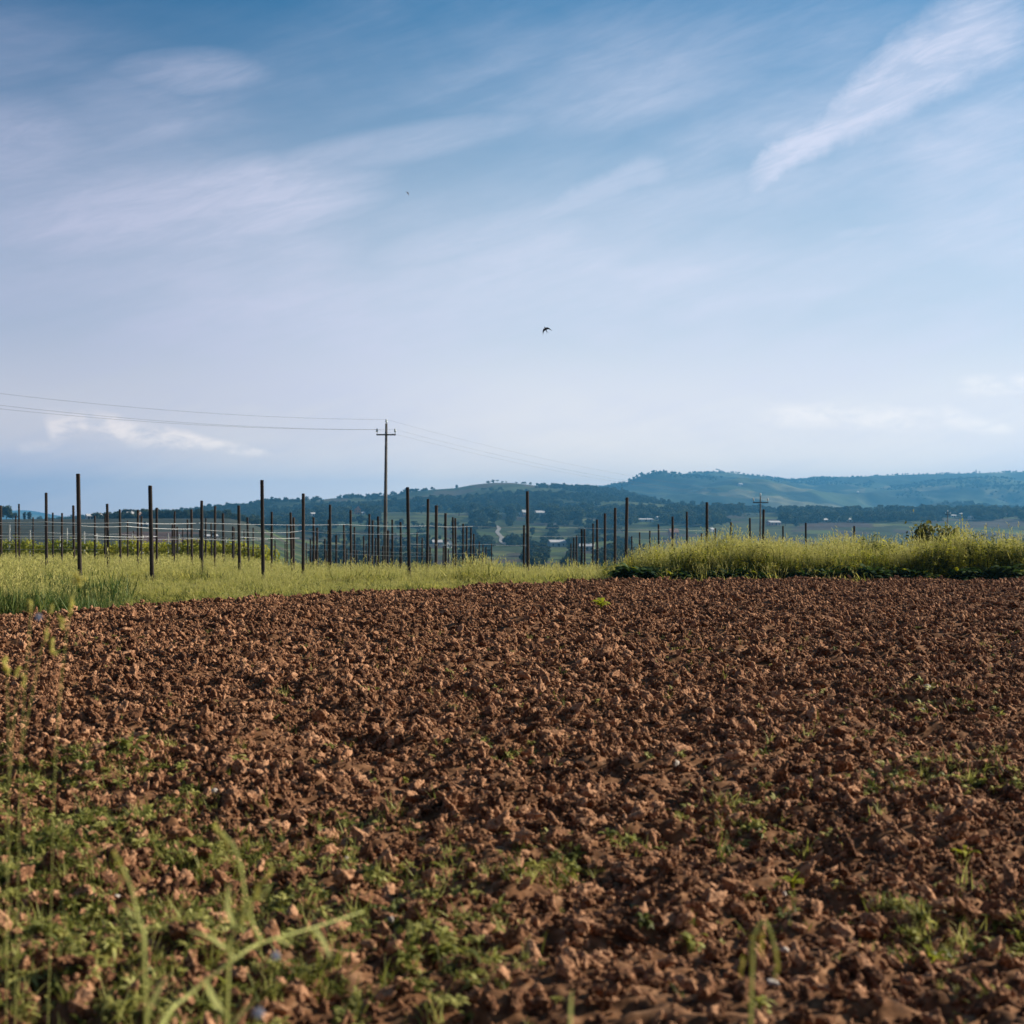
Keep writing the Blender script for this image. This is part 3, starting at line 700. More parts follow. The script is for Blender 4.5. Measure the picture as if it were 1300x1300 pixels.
def crest(px, d=815): return np.array([(px - CX) / F * d, d, float(ground_z((px - CX) / F * d, d))])
for px, h, kd, w, lab in [
  (8,20,'round',1.0,'big dark round tree at the left edge of the ridge'),(-4,14,'spreading',1.2,'dark spreading tree cut by the left picture edge'),(16,12,'spreading',1.2,'low spreading tree under the big round edge tree'),
  (31,11,'poplar',1.3,'left slim tree of the pair before the blue hill'),(37,11,'poplar',2.0,'right wider tree of the pair before the blue hill'),
  (116,7,'umbrella',1.5,'flat topped pine over the leftmost white house'),(130,9,'umbrella',1.3,'flat pine over the second white house from left'),(146,9,'round',1.2,'round tree on the ridge left of the white farmhouse'),
  (157,14,'round',.9,'dark round tree touching the left wall of the white farmhouse'),(164,14,'umbrella',1.0,'umbrella pine above the white farmhouse roof'),(171,12,'round',.9,'rounded tree behind the white farmhouse'),
  (183,14,'round',1.3,'broad dark tree just right of the white farmhouse'),(190,12,'spreading',1.2,'spreading tree behind the tall left post on the ridge'),(199,14,'round',1.0,'round dark tree above the short post beside a tall one'),
  (211,11,'poplar',2.0,'pointed tree midway along the left ridge'),(222,9,'spreading',1.2,'flat spreading tree on the middle of the left ridge'),(233,9,'spreading',1.3,'low wide tree left of the ridge oak'),
  (251,13,'round',1.2,'tall round oak on the ridge right of a dark post'),(264,9,'poplar',1.6,'small pointed tree right of the ridge oak'),(276,7,'spreading',1.4,'low wide tree where the left ridge falls away'),(293,9,'round',1.6,'dark rounded thicket at right end of the left ridge')]:
    tree(crest(px) - np.array([0, 0, .4]), h, kd, lab, G1, w)
for px, py, h, kd, w, lab in [
  (327,657,11,'round',1.5,'dark tree below the pale slope left of the tallest centre post'),(346,657,14,'round',1.7,'broad dark tree right of the tallest centre post'),(362,657,12,'spreading',1.6,'wide dark tree beneath the left hill slope'),(376,660,12,'round',1.4,'dark tree close left of the white hut'),
  (409,660,14,'round',1.5,'dark round tree right of the white hut'),(428,662,14,'spreading',1.5,'spreading dark tree left of the orange house'),(440,660,18,'round',1.3,'tall dark tree left beside the orange house'),(470,656,14,'round',1.4,'round tree just right of the orange house'),
  (458,667,14,'round',1.2,'dark round tree standing below the orange house'),(482,650,12,'spreading',1.5,'wide tree behind the utility pole foot of the hill'),
  (513,650,11,'round',1.7,'broad tree left of the tall post at centre'),(535,652,12,'spreading',1.5,'wide tree behind the tall centre post pair'),(556,652,13,'round',1.4,'dark tree between the second and third post of centre'),(583,655,15,'round',1.7,'big broad tree above the bright green field'),(601,657,19,'round',1.0,'tall oval tree at right end of the bright green field'),
  (614,658,14,'spreading',1.3,'brownish spreading tree right of the oval tree'),(628,668,22,'round',1.15,'large dark round tree beside the pale valley road'),(648,660,18,'round',1.1,'tall round tree left of the pale house behind the lone post'),(640,690,8,'round',1.2,'small tree on the yellow plot by the road'),
  (690,664,12,'poplar',3.0,'dark conical tree before the long pale roofed house'),(702,662,14,'round',1.4,'dark tree right of the long pale roofed house'),(716,663,17,'spreading',1.4,'wide dark tree between the long house and the wood'),(690,687,7,'round',1.3,'small dark tree in the valley right of the lone post'),
  (735,663,18,'round',1.4,'large dark tree behind the right row of posts'),(752,663,20,'spreading',1.4,'large spreading tree behind the tallest right posts'),(775,662,18,'round',1.5,'broad dark tree left of the tall bank end post'),
  (820,655,13,'round',1.1,'single round tree above the white long roof'),(843,657,16,'round',1.5,'dark tree cluster left above the pink house'),(868,660,16,'round',1.4,'dark tree left of the white tower house'),(905,662,12,'spreading',1.5,'wide tree right of the tall bank post'),
  (997,668,17,'round',1.2,'dark round tree right of the pale roofed barn'),(1010,668,12,'poplar',2.4,'dense tree beside the round one by the barn'),(1034,661,9,'spreading',1.5,'low tree left of the white cottages'),(1058,661,11,'round',1.4,'tree between the white cottages'),(1074,662,13,'round',1.2,'round tree right of the white chimney house'),(1093,661,14,'round',1.2,'tallest round tree of the right hand hedge line'),(1108,661,12,'spreading',1.4,'spreading tree right of the tallest hedge tree'),(1124,661,14,'round',1.4,'broad hedge tree nearest the small blue hill')]:
    tree(hit(px, py, 420, 1600) - np.array([0, 0, .5]), h, kd, lab, G2, w)
def on_crest(px, HD, d):
    X, Y, Z, T = HD; r0 = int(np.argmin(np.abs(T[:, 0]))); xx = (px - CX) / F * d
    k = int(np.argmin(np.abs(X[r0] - xx))); return np.array([X[r0, k], Y[r0, k], Z[r0, k]])
for px, h, kd, w, HD, d, lab in [
  (623,3.6,'umbrella',.9,MID,2500,'tiny umbrella pine, leftmost on the green hill summit'),(627,4.2,'umbrella',.9,MID,2500,'tiny umbrella pine second from left on the summit'),(632,4.2,'umbrella',1.1,MID,2500,'tallest tiny pine on the green hill summit'),(638,3,'spreading',1.,MID,2500,'tiny bush tree right of the summit pines'),(643,2.8,'round',1.,MID,2500,'rightmost tiny tree on the green hill summit'),
  (513,4.5,'umbrella',.8,MID,2500,'tiny tree left of the tall centre post on the hill line'),(521,4.2,'poplar',1.2,MID,2500,'tiny slim tree right of the tall centre post'),(498,5,'round',1.3,MID,2500,'small dark tree right of the utility pole on the skyline'),
  (398,5,'round',1.2,MID,2500,'small skyline tree between two posts left of the utility pole'),(440,4.5,'round',1.1,MID,2500,'left tree of a skyline pair near the utility pole'),(447,5.,'round',1.2,MID,2500,'right tree of a skyline pair near the utility pole'),(467,4,'spreading',1.5,MID,2500,'low skyline tree left of the utility pole'),
  (665,4,'spreading',1.6,MID,2500,'skyline bushes left of the lone tall post'),(706,5.5,'spreading',2.0,MID,2500,'wide dark clump on the saddle right of the lone post'),
  (910,4.5,'umbrella',1.1,FAR,4800,'tiny umbrella pine on the highest far hilltop'),(914,3.6,'umbrella',.9,FAR,4800,'tiny pine right beside the highest hilltop pine'),(806,5,'spreading',1.6,FAR,4800,'tiny dome shaped trees on the far hill shoulder'),(786,3.6,'poplar',.9,FAR,4800,'tiny upright tree on the far hill left shoulder')]:
    tree(on_crest(px, HD, d) - np.array([0, 0, .6]), h, kd, lab, G3, w)

# woodland that reads as one mass
WOOD = protos('wood_trees', [q[0] for q in TM['round']] + [q[0] for q in TM['spreading']])
def wood(name, HD, n, sm, dens, s0, s1):
    X, Y, Z, T = HD; k = rng.integers(0, X.size, n)
    x, y, z, t = X.ravel()[k], Y.ravel()[k], Z.ravel()[k], T.ravel()[k]
    x = x + rng.normal(0, 8, n); 
    keep = (t < .12) & (rng.random(n) < dens(x, y, z, t)); x, y, z = x[keep], y[keep], z[keep]
    scatter(name, np.stack([x, y, z - 1.5], -1), np.stack([0*x, 0*x, rng.uniform(0, 6.28, len(x))], -1), rng.uniform(s0, s1, len(x)) * np.where(np.abs(t[keep]) < .05, .85, 1), rng.integers(0, 8, len(x)), WOOD)
wood('far_woodland', FAR, 30000, 0, lambda x, y, z, t: sstep(.02, .3, fbm(x / 420, y / 560, 33, 4, .6)) + .4 * (np.abs(t) < .03), .45, 1.0)
wood('hill_woodland', MID, 16000, 0, lambda x, y, z, t: sstep(.0, .25, fbm(x / 190, y / 240, 34, 4, .6) + .5 * sstep(-.3, -.6, t)) + .12 * (np.abs(t) < .03), .5, 1.)
wood('knoll_woodland', KNOLL, 3600, 0, lambda x, y, z, t: .8 * sstep(-.2, .15, fbm(x / 90, y / 120, 35, 3)), .5, 1.05)
wood('low_hill_woodland', RKN, 5000, 0, lambda x, y, z, t: sstep(-.05, .2, fbm(x / 130, y / 200, 36, 3)), .5, 1.)
n = 900; px = rng.uniform(120, 345, n); d = rng.uniform(790, 850, n) + 60 * (px > 290); x = (px - CX) / F * d
k = rng.random(n) < .3 + .7 * sstep(-.2, .2, fbm(px / 14, px * 0, 43, 2)) * sstep(120, 160, px)
scatter('ridge_woodland', np.stack([x, d, ground_z(x, d) - .8], -1)[k], np.stack([0*x, 0*x, rng.uniform(0, 6.28, n)], -1)[k], rng.uniform(.22, .62, n)[k], rng.integers(0, 8, n)[k], WOOD)
# bush over the bank
def bush(p, w, h, lab, seed):
    r = np.random.default_rng(seed); V, Fc = [], []
    for _ in range(34):
        u = r.normal(size=3); u /= np.linalg.norm(u); u[2] = abs(u[2])
        c = np.array([u[0] * w * .75, u[1] * w * .6, h * (.25 + .6 * u[2])]) * r.uniform(.6, 1)
        rad = r.uniform(.16, .3)
        leaf_cloud(r, 120, .07, lambda m, c=c, rad=rad: c + r.normal(size=(m, 3)) * rad * .55, V, Fc)
    root = link('bush', None, None, p); tag(root, lab, 'bush')
    link('foliage', mesh('foliage', np.concatenate(V), np.concatenate(Fc), M['bush']), root)
    mb = MB()
    for k in range(9):
        a = k * .7; mb.tube([(.05 * math.cos(a), .05 * math.sin(a), -.2), (w * .3 * math.cos(a), w * .3 * math.sin(a), h * .4), (w * .55 * math.cos(a), w * .5 * math.sin(a), h * .75)], [.02, .014, .005], 5)
    mb.build('stems', M['bark'], root)
p = W(1186, 690, 38.5); bush((p[0], p[1], float(ground_z(p[0], p[1]))), .95, 1.95, 'rounded olive green bush standing out of the tall grass', 5)

# ------------------------------------------------------------------ houses
HP = []
def house(px, py, wpx, hpx, wall, roof, lab, depth=.8, gable='x', flat=False, rz=0., d=None, cat='house', name=None, lim=(420, 1560), wins=3):
    p = hit(px, py, *lim) if d is None else np.array([(px - CX) / F * d, d, float(ground_z((px - CX) / F * d, d))])
    if d is not None and d > 2300: p = None
    return house_at(p, wpx / F * p[1], hpx / F * p[1], wall, roof, lab, depth, gable, flat, rz, cat, name, wins)
def house_at(p, w, h, wall, roof, lab, depth=.8, gable='x', flat=False, rz=0., cat='house', name=None, wins=3):
    HP.append((CX + F * p[0] / p[1], p[1], w))
    root = link(name or (wall.split('_')[1] + '_house'), None, None, (p[0], p[1], p[2] - .3), rz); tag(root, lab, cat)
    dp = max(w * depth, 5.); hw = h * (.97 if flat else .68); a, b = w / 2, dp / 2
    mb = MB(); mb.box((-a, -b, 0), (a, b, hw))
    if not flat:
        if gable == 'x': mb.add([(-a, -b, hw), (-a, b, hw), (-a, 0, h), (a, -b, hw), (a, b, hw), (a, 0, h)], [(0, 2, 1), (3, 4, 5)])
        else: mb.add([(-a, -b, hw), (a, -b, hw), (0, -b, h), (-a, b, hw), (a, b, hw), (0, b, h)], [(0, 1, 2), (3, 5, 4)])
    mb.build('wall', M[wall], root)
    e, t = .35, .22; rb = MB()
    def slab(q): rb.add(q + [(x, y, z + t) for x, y, z in q], [(3,2,1,0),(4,5,6,7),(0,1,5,4),(1,2,6,5),(2,3,7,6),(3,0,4,7)])
    if flat: slab([(-a-e, -b-e, hw+.003), (a+e, -b-e, hw+.003), (a+e, b+e, hw+.003), (-a-e, b+e, hw+.003)])
    elif gable == 'x':
        k = (h - hw) / b * e
        slab([(-a-e, -b-e, hw-k+.01), (a+e, -b-e, hw-k+.01), (a+e, 0, h+.01), (-a-e, 0, h+.01)]); slab([(-a-e, .002, h+.01), (a+e, .002, h+.01), (a+e, b+e, hw-k+.01), (-a-e, b+e, hw-k+.01)])
    else:
        k = (h - hw) / a * e
        slab([(-a-e, -b-e, hw-k+.01), (0, -b-e, h+.01), (0, b+e, h+.01), (-a-e, b+e, hw-k+.01)]); slab([(.002, -b-e, h+.01), (a+e, -b-e, hw-k+.01), (a+e, b+e, hw-k+.01), (.002, b+e, h+.01)])
    rf = rb.build('roof', M[roof], root)
    if not flat: MB().box((-.35, -.35, 0), (.35, .35, 1.1)).build('chimney', M[wall], rf, loc=(a * .4, 0, h - (.35 if gable == 'x' else (h - hw) * .4)))
    rowsn = 2 if hw > 5 else 1
    for i in range(wins):
        for j in range(rowsn):
            xw = -a + w * (i + .5) / wins; zw = hw * (j + .5) / rowsn
            fr = MB().box((-.6, -.04, -.75), (.6, .04, .75)).build('window', M['plaster_grey'], root, loc=(xw, -b - .04, zw))
            MB().box((-.48, -.02, -.63), (.48, .02, .63)).build('pane', M['pane'], fr, loc=(0, -.045, 0))
    MB().box((-.55, -.04, 0), (.55, .04, 2.1)).build('door', M['iron'], root, loc=(a * .12, -b - .042, .32))
def cr(px, dz=0): return crest(px, 812) + np.array([0, -4., dz])
u = 812 / F
house_at(cr(118), 11 * u, 7 * u, 'plaster_white', 'pale_roof', 'leftmost white house under a flat pine on the left ridge', rz=.5)
house_at(cr(128), 6 * u, 7 * u, 'plaster_white', 'pale_roof', 'second small white house from left on the ridge', rz=.7)
house_at(cr(168), 9 * u, 9 * u, 'plaster_white', 'pale_roof', 'white farmhouse amid dark trees on the left ridge', rz=.6)
house_at(cr(179), 5 * u, 8 * u, 'plaster_white', 'tiles', 'small white annex close right of the ridge farmhouse', rz=.6)
house(183, 668, 11, 4, 'plaster_white', 'pale_roof', 'low white shed on the field beside a tall left post', rz=.3, lim=(420, 800), cat='shed', name='shed', wins=2)
house(268, 684, 14, 6, 'plaster_pink', 'pale_roof', 'long pinkish shed behind the wires left of centre', rz=.3, lim=(300, 800), cat='shed', name='shed')
house(397, 655, 5.5, 4.5, 'plaster_white', 'pale_roof', 'tiny white hut below the hill left of the utility pole', rz=.5, cat='hut', name='hut', wins=1)
house(454, 651, 7.5, 10.5, 'plaster_orange', 'tiles', 'orange house on the slope left of the utility pole', flat=False, gable='y', rz=.15, wins=2)
house(460.5, 651, 4, 3.5, 'plaster_white', 'pale_roof', 'tiny white outbuilding beside the orange house', cat='outbuilding', name='outbuilding', wins=1, rz=.5)
house(569, 695.5, 8.5, 11, 'plaster_white', 'tiles', 'white gabled house with tiled roof on the valley floor', gable='y', rz=.5, wins=2)
house(555, 694, 12, 9, 'plaster_grey', 'pale_roof', 'grey barn left of the white gabled valley house', cat='barn', name='barn', rz=.2)
house(666, 656, 7, 9, 'plaster_pink', 'pale_roof', 'pale pink house behind the lone tall post', rz=.4, wins=2)
house(658, 655, 7, 5, 'plaster_white', 'pale_roof', 'low white wing left of the pale pink house', rz=.2, wins=2)
house(687, 656, 15, 8, 'plaster_grey', 'pale_roof', 'long house with pale roof right of the lone post', rz=.25)
house(707, 694, 20, 9, 'plaster_grey', 'pale_roof', 'long grey farm building low in the valley', cat='farm building', name='farm_building', rz=.2)
house(745, 699, 18, 9, 'plaster_grey', 'pale_roof', 'grey blue farmhouse glimpsed between the right row posts', rz=-.1)
house(855, 684, 11, 13, 'plaster_pink', 'tiles', 'pink two storey house above the tall grass', rz=.2, flat=False)
house(818, 662, 20, 4, 'plaster_white', 'pale_roof', 'very long low white roofed barn before dark trees', rz=.1, cat='barn', name='barn')
house(836, 660, 6, 4.5, 'plaster_white', 'pale_roof', 'small white barn right of the very long one', rz=.5, cat='barn', name='barn', wins=1)
house(884, 663, 3.2, 7.5, 'plaster_white', 'pale_roof', 'narrow white tower house left of the tall bank post', flat=True, wins=1, depth=1)
house(903, 675, 5, 5, 'plaster_white', 'pale_roof', 'small white house right of the tall bank post', rz=.6, wins=1)
house(931.5, 679, 3.5, 5, 'plaster_white', 'pale_roof', 'tiny bright hut beside a slim right post', flat=True, cat='hut', name='hut', wins=1)
house(982, 667, 15, 6, 'plaster_pink', 'pale_roof', 'pale roofed barn right of the small utility pole', rz=.3, cat='barn', name='barn')
house(1047, 663, 6, 5, 'plaster_white', 'pale_roof', 'left white cottage in the right hand hedge line', rz=.4, wins=2)
house(1063.5, 662, 2.4, 6.5, 'plaster_white', 'pale_roof', 'narrow white cottage right of the left one', flat=True, wins=1, depth=1)
house(1078, 662, 3.6, 4, 'plaster_white', 'pale_roof', 'small white cottage, third in the hedge line', wins=1, rz=.4)
house(1209, 657, 8, 4, 'plaster_white', 'pale_roof', 'white villa beside the far utility pole', rz=.3, wins=2)
house(1220, 656, 5, 4.5, 'plaster_white', 'pale_roof', 'middle white villa right of the far utility pole', rz=.5, wins=1)
house(1232, 659, 5, 4, 'plaster_white', 'pale_roof', 'rightmost pale villa near the far utility pole', rz=.4, wins=1)
house(1277, 656, 3, 6, 'plaster_pink', 'tiles', 'slender pale tower house at far right', wins=1, depth=1)
X, Y, Z, T = FAR
def on_face(px, py, HD):
    X, Y, Z, T = HD; q = np.hypot(CX + F * X / Y - px, HY + F * (EYE - Z) / Y - py) + 1e3 * (T > 0); k = int(np.argmin(q)); return np.array([X.ravel()[k], Y.ravel()[k], Z.ravel()[k]])
p = on_face(940, 617, FAR); house_at(p, 5 * p[1] / F, 3.4 * p[1] / F, 'plaster_white', 'pale_roof', 'bright white house high on the blue far hill', rz=.4)
p = on_face(1089, 627, FAR); house_at(p, 2 * p[1] / F, 3.6 * p[1] / F, 'plaster_white', 'pale_roof', 'tiny white house midway down the blue hill', rz=.4, wins=1)
# church tower on the far ridge
p = on_crest(1239, FAR, 4800); uu = 4800 / F
root = link('bell_tower', None, None, p - np.array([0, 0, 2])); tag(root, 'tiny bell tower on the crest of the far blue hill', 'bell tower')
MB().box((-1.6, -1.6, 0), (1.6, 1.6, 4.2 * uu)).build('wall', M['plaster_grey'], root)
MB().tube([(0, 0, 4.2 * uu), (0, 0, 5.6 * uu)], [2.1, .1], 4).build('spire', M['tiles'], root)

# woods and scrub of the valley, with the ground in front of the houses left open
def clear(px, d):
    ok = np.ones(len(px), bool)
    for hx, hd, hw in HP: ok &= ~((np.abs(px - hx) < hw * F / hd * .5 + 3) & (d < hd + 4) & (d > hd - 520))
    return ok & ~((np.abs(px - 635) < 9) & (d > 880))
def woods(name, n, x0, x1, d0, d1, dens, s0, s1, pw=1.):
    px = rng.uniform(x0, x1, n); d = rng.uniform(d0, d1, n); x = (px - CX) / F * d
    k = (rng.random(n) < dens(px, d)) & clear(px, d); m = int(k.sum())
    scatter(name, np.stack([x, d, ground_z(x, d) - 1], -1)[k], np.stack([np.zeros(m), np.zeros(m), rng.uniform(0, 6.28, m)], -1), (s0 + (s1 - s0) * rng.random(m) ** pw), rng.integers(0, 8, m), WOOD)
woods('valley_woodland', 1500, 600, 945, 1300, 1660, lambda p, d: sstep(-.2, .05, fbm(p / 45, d / 130, 39, 2) + .5 * sstep(1450, 1600, d)), .6, 1.5)
woods('hedge_woodland', 2600, 990, 1420, 1330, 1660, lambda p, d: sstep(.02, .2, fbm(p / 60, d / 80, 52, 2) + .45 * sstep(1520, 1620, d)), .5, 1.2)
woods('slope_woodland', 700, 310, 480, 1000, 1640, lambda p, d: sstep(0, .2, fbm(p / 40, d / 160, 53, 2) + .4 * sstep(1350, 1600, d)), .5, 1.3)
woods('valley_thicket', 2600, 590, 800, 760, 1320, lambda p, d: sstep(-.02, .1, fbm(p / 38, d / 70, 57, 2)), .2, .85, 2.)
woods('field_hedges', 1500, 395, 600, 700, 1320, lambda p, d: sstep(.3, .38, fbm(p / 70, d / 24, 58, 2)), .2, .7, 2.)
woods('valley_scrub', 1500, 395, 830, 470, 800, lambda p, d: sstep(-.05, .15, fbm(p / 50, d / 90, 40, 2) + .4 * np.exp(-((p - 715) / 60) ** 2) + .2 * np.exp(-((p - 470) / 60) ** 2)), .18, .75, 2.5)

# valley road climbing beside the big round tree
pts = [(642,692),(636,687),(637,682),(631,676),(634,671),(629,667)]
P_ = [hit(*q) for q in pts]; w_ = 1.3; vs, fs = [], []
tt = np.linspace(0, len(P_) - 1, 60); px_ = np.interp(tt, range(len(P_)), [q[0] for q in P_]); py_ = np.interp(tt, range(len(P_)), [q[1] for q in P_])
for k in range(60):
    for s in (-1, 1): vs.append((px_[k] + s * w_ * 1.3, py_[k], float(ground_z(px_[k] + s * w_ * 1.3, py_[k])) + .25))
fs = [(2*k, 2*k+1, 2*k+3, 2*k+2) for k in range(59)]
tag(link('valley_road', mesh('valley_road', vs, fs, M['road'])), kind='structure')

# ------------------------------------------------------------------ birds
def bird(p, span, yaw, roll, pitch, lab):
    root = link('swallow', None, None, p); root.rotation_euler = (pitch, roll, yaw); tag(root, lab, 'bird', 'birds in the sky')
    s = span
    body = MB(); body.tube([(0, .30*s, 0), (0, .25*s, .005*s), (0, .12*s, 0), (0, -.06*s, 0), (0, -.18*s, 0)], [.006*s, .035*s, .055*s, .04*s, .015*s], 8)
    for sx in (-1, 1):   # wings and forked tail
        pr = [(.03, .17), (.17, .16), (.3, .02), (.43, -.3), (.29, -.12), (.17, -.02), (.03, -.03)]
        v = [(sx * a * s, b * s, (.02 + .04 * a) * s) for a, b in pr] + [(sx * a * s, b * s, (.02 + .04 * a - .012) * s) for a, b in pr]
        n = len(pr); body.add(v, [tuple(range(n)), tuple(reversed(range(n, 2 * n)))] + [(k, (k + 1) % n, n + (k + 1) % n, n + k) for k in range(n)])
        v = [(sx*.012*s, -.14*s, 0), (sx*.05*s, -.2*s, 0), (sx*.1*s, -.36*s, 0), (sx*.03*s, -.22*s, 0)]
        v += [(a, b, c - .008*s) for a, b, c in v]; body.add(v, [(0,1,2,3),(7,6,5,4),(0,4,5,1),(1,5,6,2),(2,6,7,3),(3,7,4,0)])
    o = body.mesh('body', M['bird'], True); link('body', o, root)
bird(W(693.2, 418.5, 46), .40, .12, -.44, 1.5, 'dark swallow with swept wings in the middle of the sky')
bird(W(517.3, 244.6, 110), .46, .5, .8, 1.2, 'tiny dark bird high in the left half of the sky')

# ------------------------------------------------------------------ small things on the soil
def stone(px, py, wpx, hpx, lab, seed):
    d = EYE * F / (py - HY); x = (px - CX) / F * d; s = wpx / F * d / 2
    r = np.random.default_rng(seed); v, f = ico(3)
    for _ in range(8):
        n = r.normal(size=3); n /= np.linalg.norm(n); e = v @ n - r.uniform(.6, .9); v -= np.where(e > 0, e, 0)[:, None] * n
    v = v * np.array([s, s * .8, s * hpx / wpx])
    o = link('stone', mesh('stone', v, f, M['stone'], True), None, (x, d, float(soil_h(x, d)) + .045 + s * .35), r.uniform(0, 6)); o.rotation_euler[1] = r.uniform(-.4, .4)
    tag(o, lab, 'stone', 'pale stones on the soil')
for i, q in enumerate([(858,999,13,13,'bright white round stone right of the field centre'),(780,780,6,5,'small white stone just right of the yellow seedling'),(752,780,4,6,'small pale stone just left of the yellow seedling'),
    (995,1238,13,8,'cream stone near the right weed patch'),(1028,1163,11,6,'pinkish white stone above the right weed patch'),(995,1160,6,8,'small upright pale stone left of the pinkish white one'),(440,1095,8,8,'pale stone among the weeds at left of centre'),
    (273,1024,12,8,'cream stone at the upper edge of the left weeds'),(338,815,6,5,'tiny white stone on the far left soil'),(615,819,5,7,'tiny white stone in the upper middle of the soil'),(1176,900,10,7,'pale stone at the right below the tall grass'),(1170,918,8,5,'lower pale stone of the pair at the right'),(980,1271,22,7,'flat bluish stone at the foot of the bottom right stalk'),(150,1157,9,8,'white stone within the left weed patch'),(497,1203,9,9,'pale stone in the weeds at bottom centre'),(230,857,6,4,'tiny pale stone upper left on the soil')]):
    stone(*q, 900 + i)
def sprig(px, py, s, mat, lab, seed, n=12):
    d = EYE * F / (py - HY); x = (px - CX) / F * d
    o = link('seedling', leafy(seed, n, .1 * s, .035 * s, .09 * s, [M[mat]]), None, (x, d, float(soil_h(x, d)) + .03)); tag(o, lab, 'plant', 'seedlings on the soil')
sprig(765, 785, 1.5, 'mustard', 'bright yellow green seedling alone in the far soil', 1, 20)
sprig(1224, 1100, .5, 'mustard', 'yellow seedling at the right edge of the dark soil', 2)
sprig(1006, 1136, .45, 'mustard', 'small yellow seedling above the right weed patch', 3)
sprig(1183, 1226, .45, 'mustard', 'yellow leaf tuft at right end of the weed patch', 4)
sprig(880, 1215, .6, 'weed', 'small green seedling in the bottom centre soil', 5)
sprig(168, 990, .9, 'weed', 'light green seedling on the left soil above the weeds', 6)
sprig(300, 990, .7, 'weed', 'yellowish seedling left of centre on the soil', 7)

# ------------------------------------------------------------------ tall plants close to the lens
def curve(pts, d, n=7):
    P_ = np.array([W(p[0], p[1], p[2] if len(p) > 2 else d) for p in pts]); out = []
    m = len(P_)
    for i in range(m - 1):
        p0, p1, p2, p3 = P_[max(i-1, 0)], P_[i], P_[i+1], P_[min(i+2, m-1)]
        for k in range(n):
            t = k / n; out.append(.5 * ((2*p1) + (-p0+p2)*t + (2*p0-5*p1+4*p2-p3)*t*t + (-p0+3*p1-3*p2+p3)*t**3))
    out.append(P_[-1]); return np.array(out)
def stalk(stems, lab, ears=(), leaves=(), d=2.3, r=.003, cat='grass stalk', name='grass_stalk', flowers=(), group='tall plants close to the camera'):
    c0 = curve(stems[0], d); b = np.array([c0[0][0], c0[0][1], 0.])
    root = link(name, None, None, b); tag(root, lab, cat, group)
    mb = MB()
    for s in stems:
        c = curve(s, d) - b; mb.tube(c, np.linspace(r, r * .45, len(c)), 6)
    mb.build('stem', M['stalk'], root, True)
    for (px, py, wp, hp, dx) in ears:
        c = W(px, py, d) - b; w, h = wp / F * d / 2, hp / F * d / 2; mb = MB(); tl = rot_to((dx, .1, 1))
        rr = np.random.default_rng(int(px * 7 + py))
        for q in range(9):
            o_ = tl @ np.array([rr.normal() * w * .45, rr.normal() * w * .45, (q / 8 - .5) * 1.5 * h])
            mb.blob(c + o_, (w * .42, w * .36, h * .34), 6, 5, tilt=rot_to((dx + rr.normal() * .25, rr.normal() * .2, 1)))
        mb.build('ear', M['ear'], root, True)
    for lf in leaves:
        c = curve(lf[0], d) - b; k = np.linspace(0, 1, len(c)); wid = lf[1] / F * d * np.sin(PI * np.clip(.12 + .88 * k, 0, 1)) + .001
        MB().leaf(c, wid, np.array([.8, .6, 0])).build('leaf', M['stalk'], root, True)
    for (px, py, wp) in flowers:
        c = W(px, py, d) - b; w = wp / F * d / 2; mb = MB()
        for q in range(7):
            a = q * 2 * PI / 7; dd = np.array([math.cos(a), -.35, math.sin(a)]); sd = np.array([-math.sin(a), 0, math.cos(a)])
            mb.leaf([c, c + dd * w * .6, c + dd * w], [w * .3, w * .7, w * .3], sd)
        mb.build('flower', M['petal'], root)
stalk([[(100,1950,1.9),(120,1500,1.9),(205,1302,2.2),(240,1262,2.3),(300,1215,2.35),(332,1196,2.4),(400,1176,2.5),(462,1156,2.6)],[(332,1196,2.4),(318,1160,2.4),(325,1130,2.4)]],
      'thick pale stalk leaning right across the bottom left corner', leaves=[([(300,1215),(270,1190),(240,1180)],6),([(400,1176),(412,1196),(420,1215)],6),([(330,1196),(350,1190),(372,1200)],6)], d=2.3, r=.0042, flowers=[(351,1211,12)])
stalk([[(282,2050,2.3),(286,1500,2.3),(291,1225,2.3),(300,1180,2.3),(318,1145,2.3),(337,1112,2.3)],[(300,1180,2.3),(312,1150,2.3),(300,1080,2.3),(275,1052,2.3)]], 'forked pale stalk rising above the leaning one', ears=[(337,1112,9,26,.5),(326,1130,8,22,.4),(309,1160,7,20,-.2),(288,1066,7,24,-.3),(276,1054,7,20,-.6)], leaves=[([(318,1145),(335,1135),(345,1120)],7),([(300,1180),(290,1150),(293,1120)],6),([(288,1290),(270,1262),(262,1240)],8),([(288,1310),(312,1280),(330,1262)],7)], d=2.3, r=.0036)
stalk([[(190,2050,2.2),(190,1500,2.2),(184,1215,2.2),(175,1160,2.2),(165,1120,2.2),(148,1086,2.2)]], 'thin arching stalk left of the forked one', ears=[(149,1088,7,22,-.6),(158,1108,7,20,-.4)], leaves=[([(184,1215),(182,1180),(160,1150)],6),([(188,1290),(205,1250),(222,1232)],7)], d=2.2, r=.0034)
stalk([[(940,2000,2.3),(948,1500,2.3),(952,1300,2.3),(954,1235,2.3),(957,1190,2.3),(964,1171,2.3),(975,1176,2.3),(984,1210,2.3),(983,1242,2.3)]], 'drooping pale grass stalk at the bottom right',
      ears=[(984,1212,6,40,-.15),(967,1196,6,34,.05),(953,1205,6,36,.1),(941,1226,6,28,.1)], d=2.3, r=.0036)
stalk([[(725,1900,2.2),(724,1500,2.2),(723,1300,2.2),(724,1262,2.2)]], 'single upright grass blade at the bottom centre', leaves=[([(723,1330),(724,1290),(726,1255)],5)], d=2.2, r=.002)
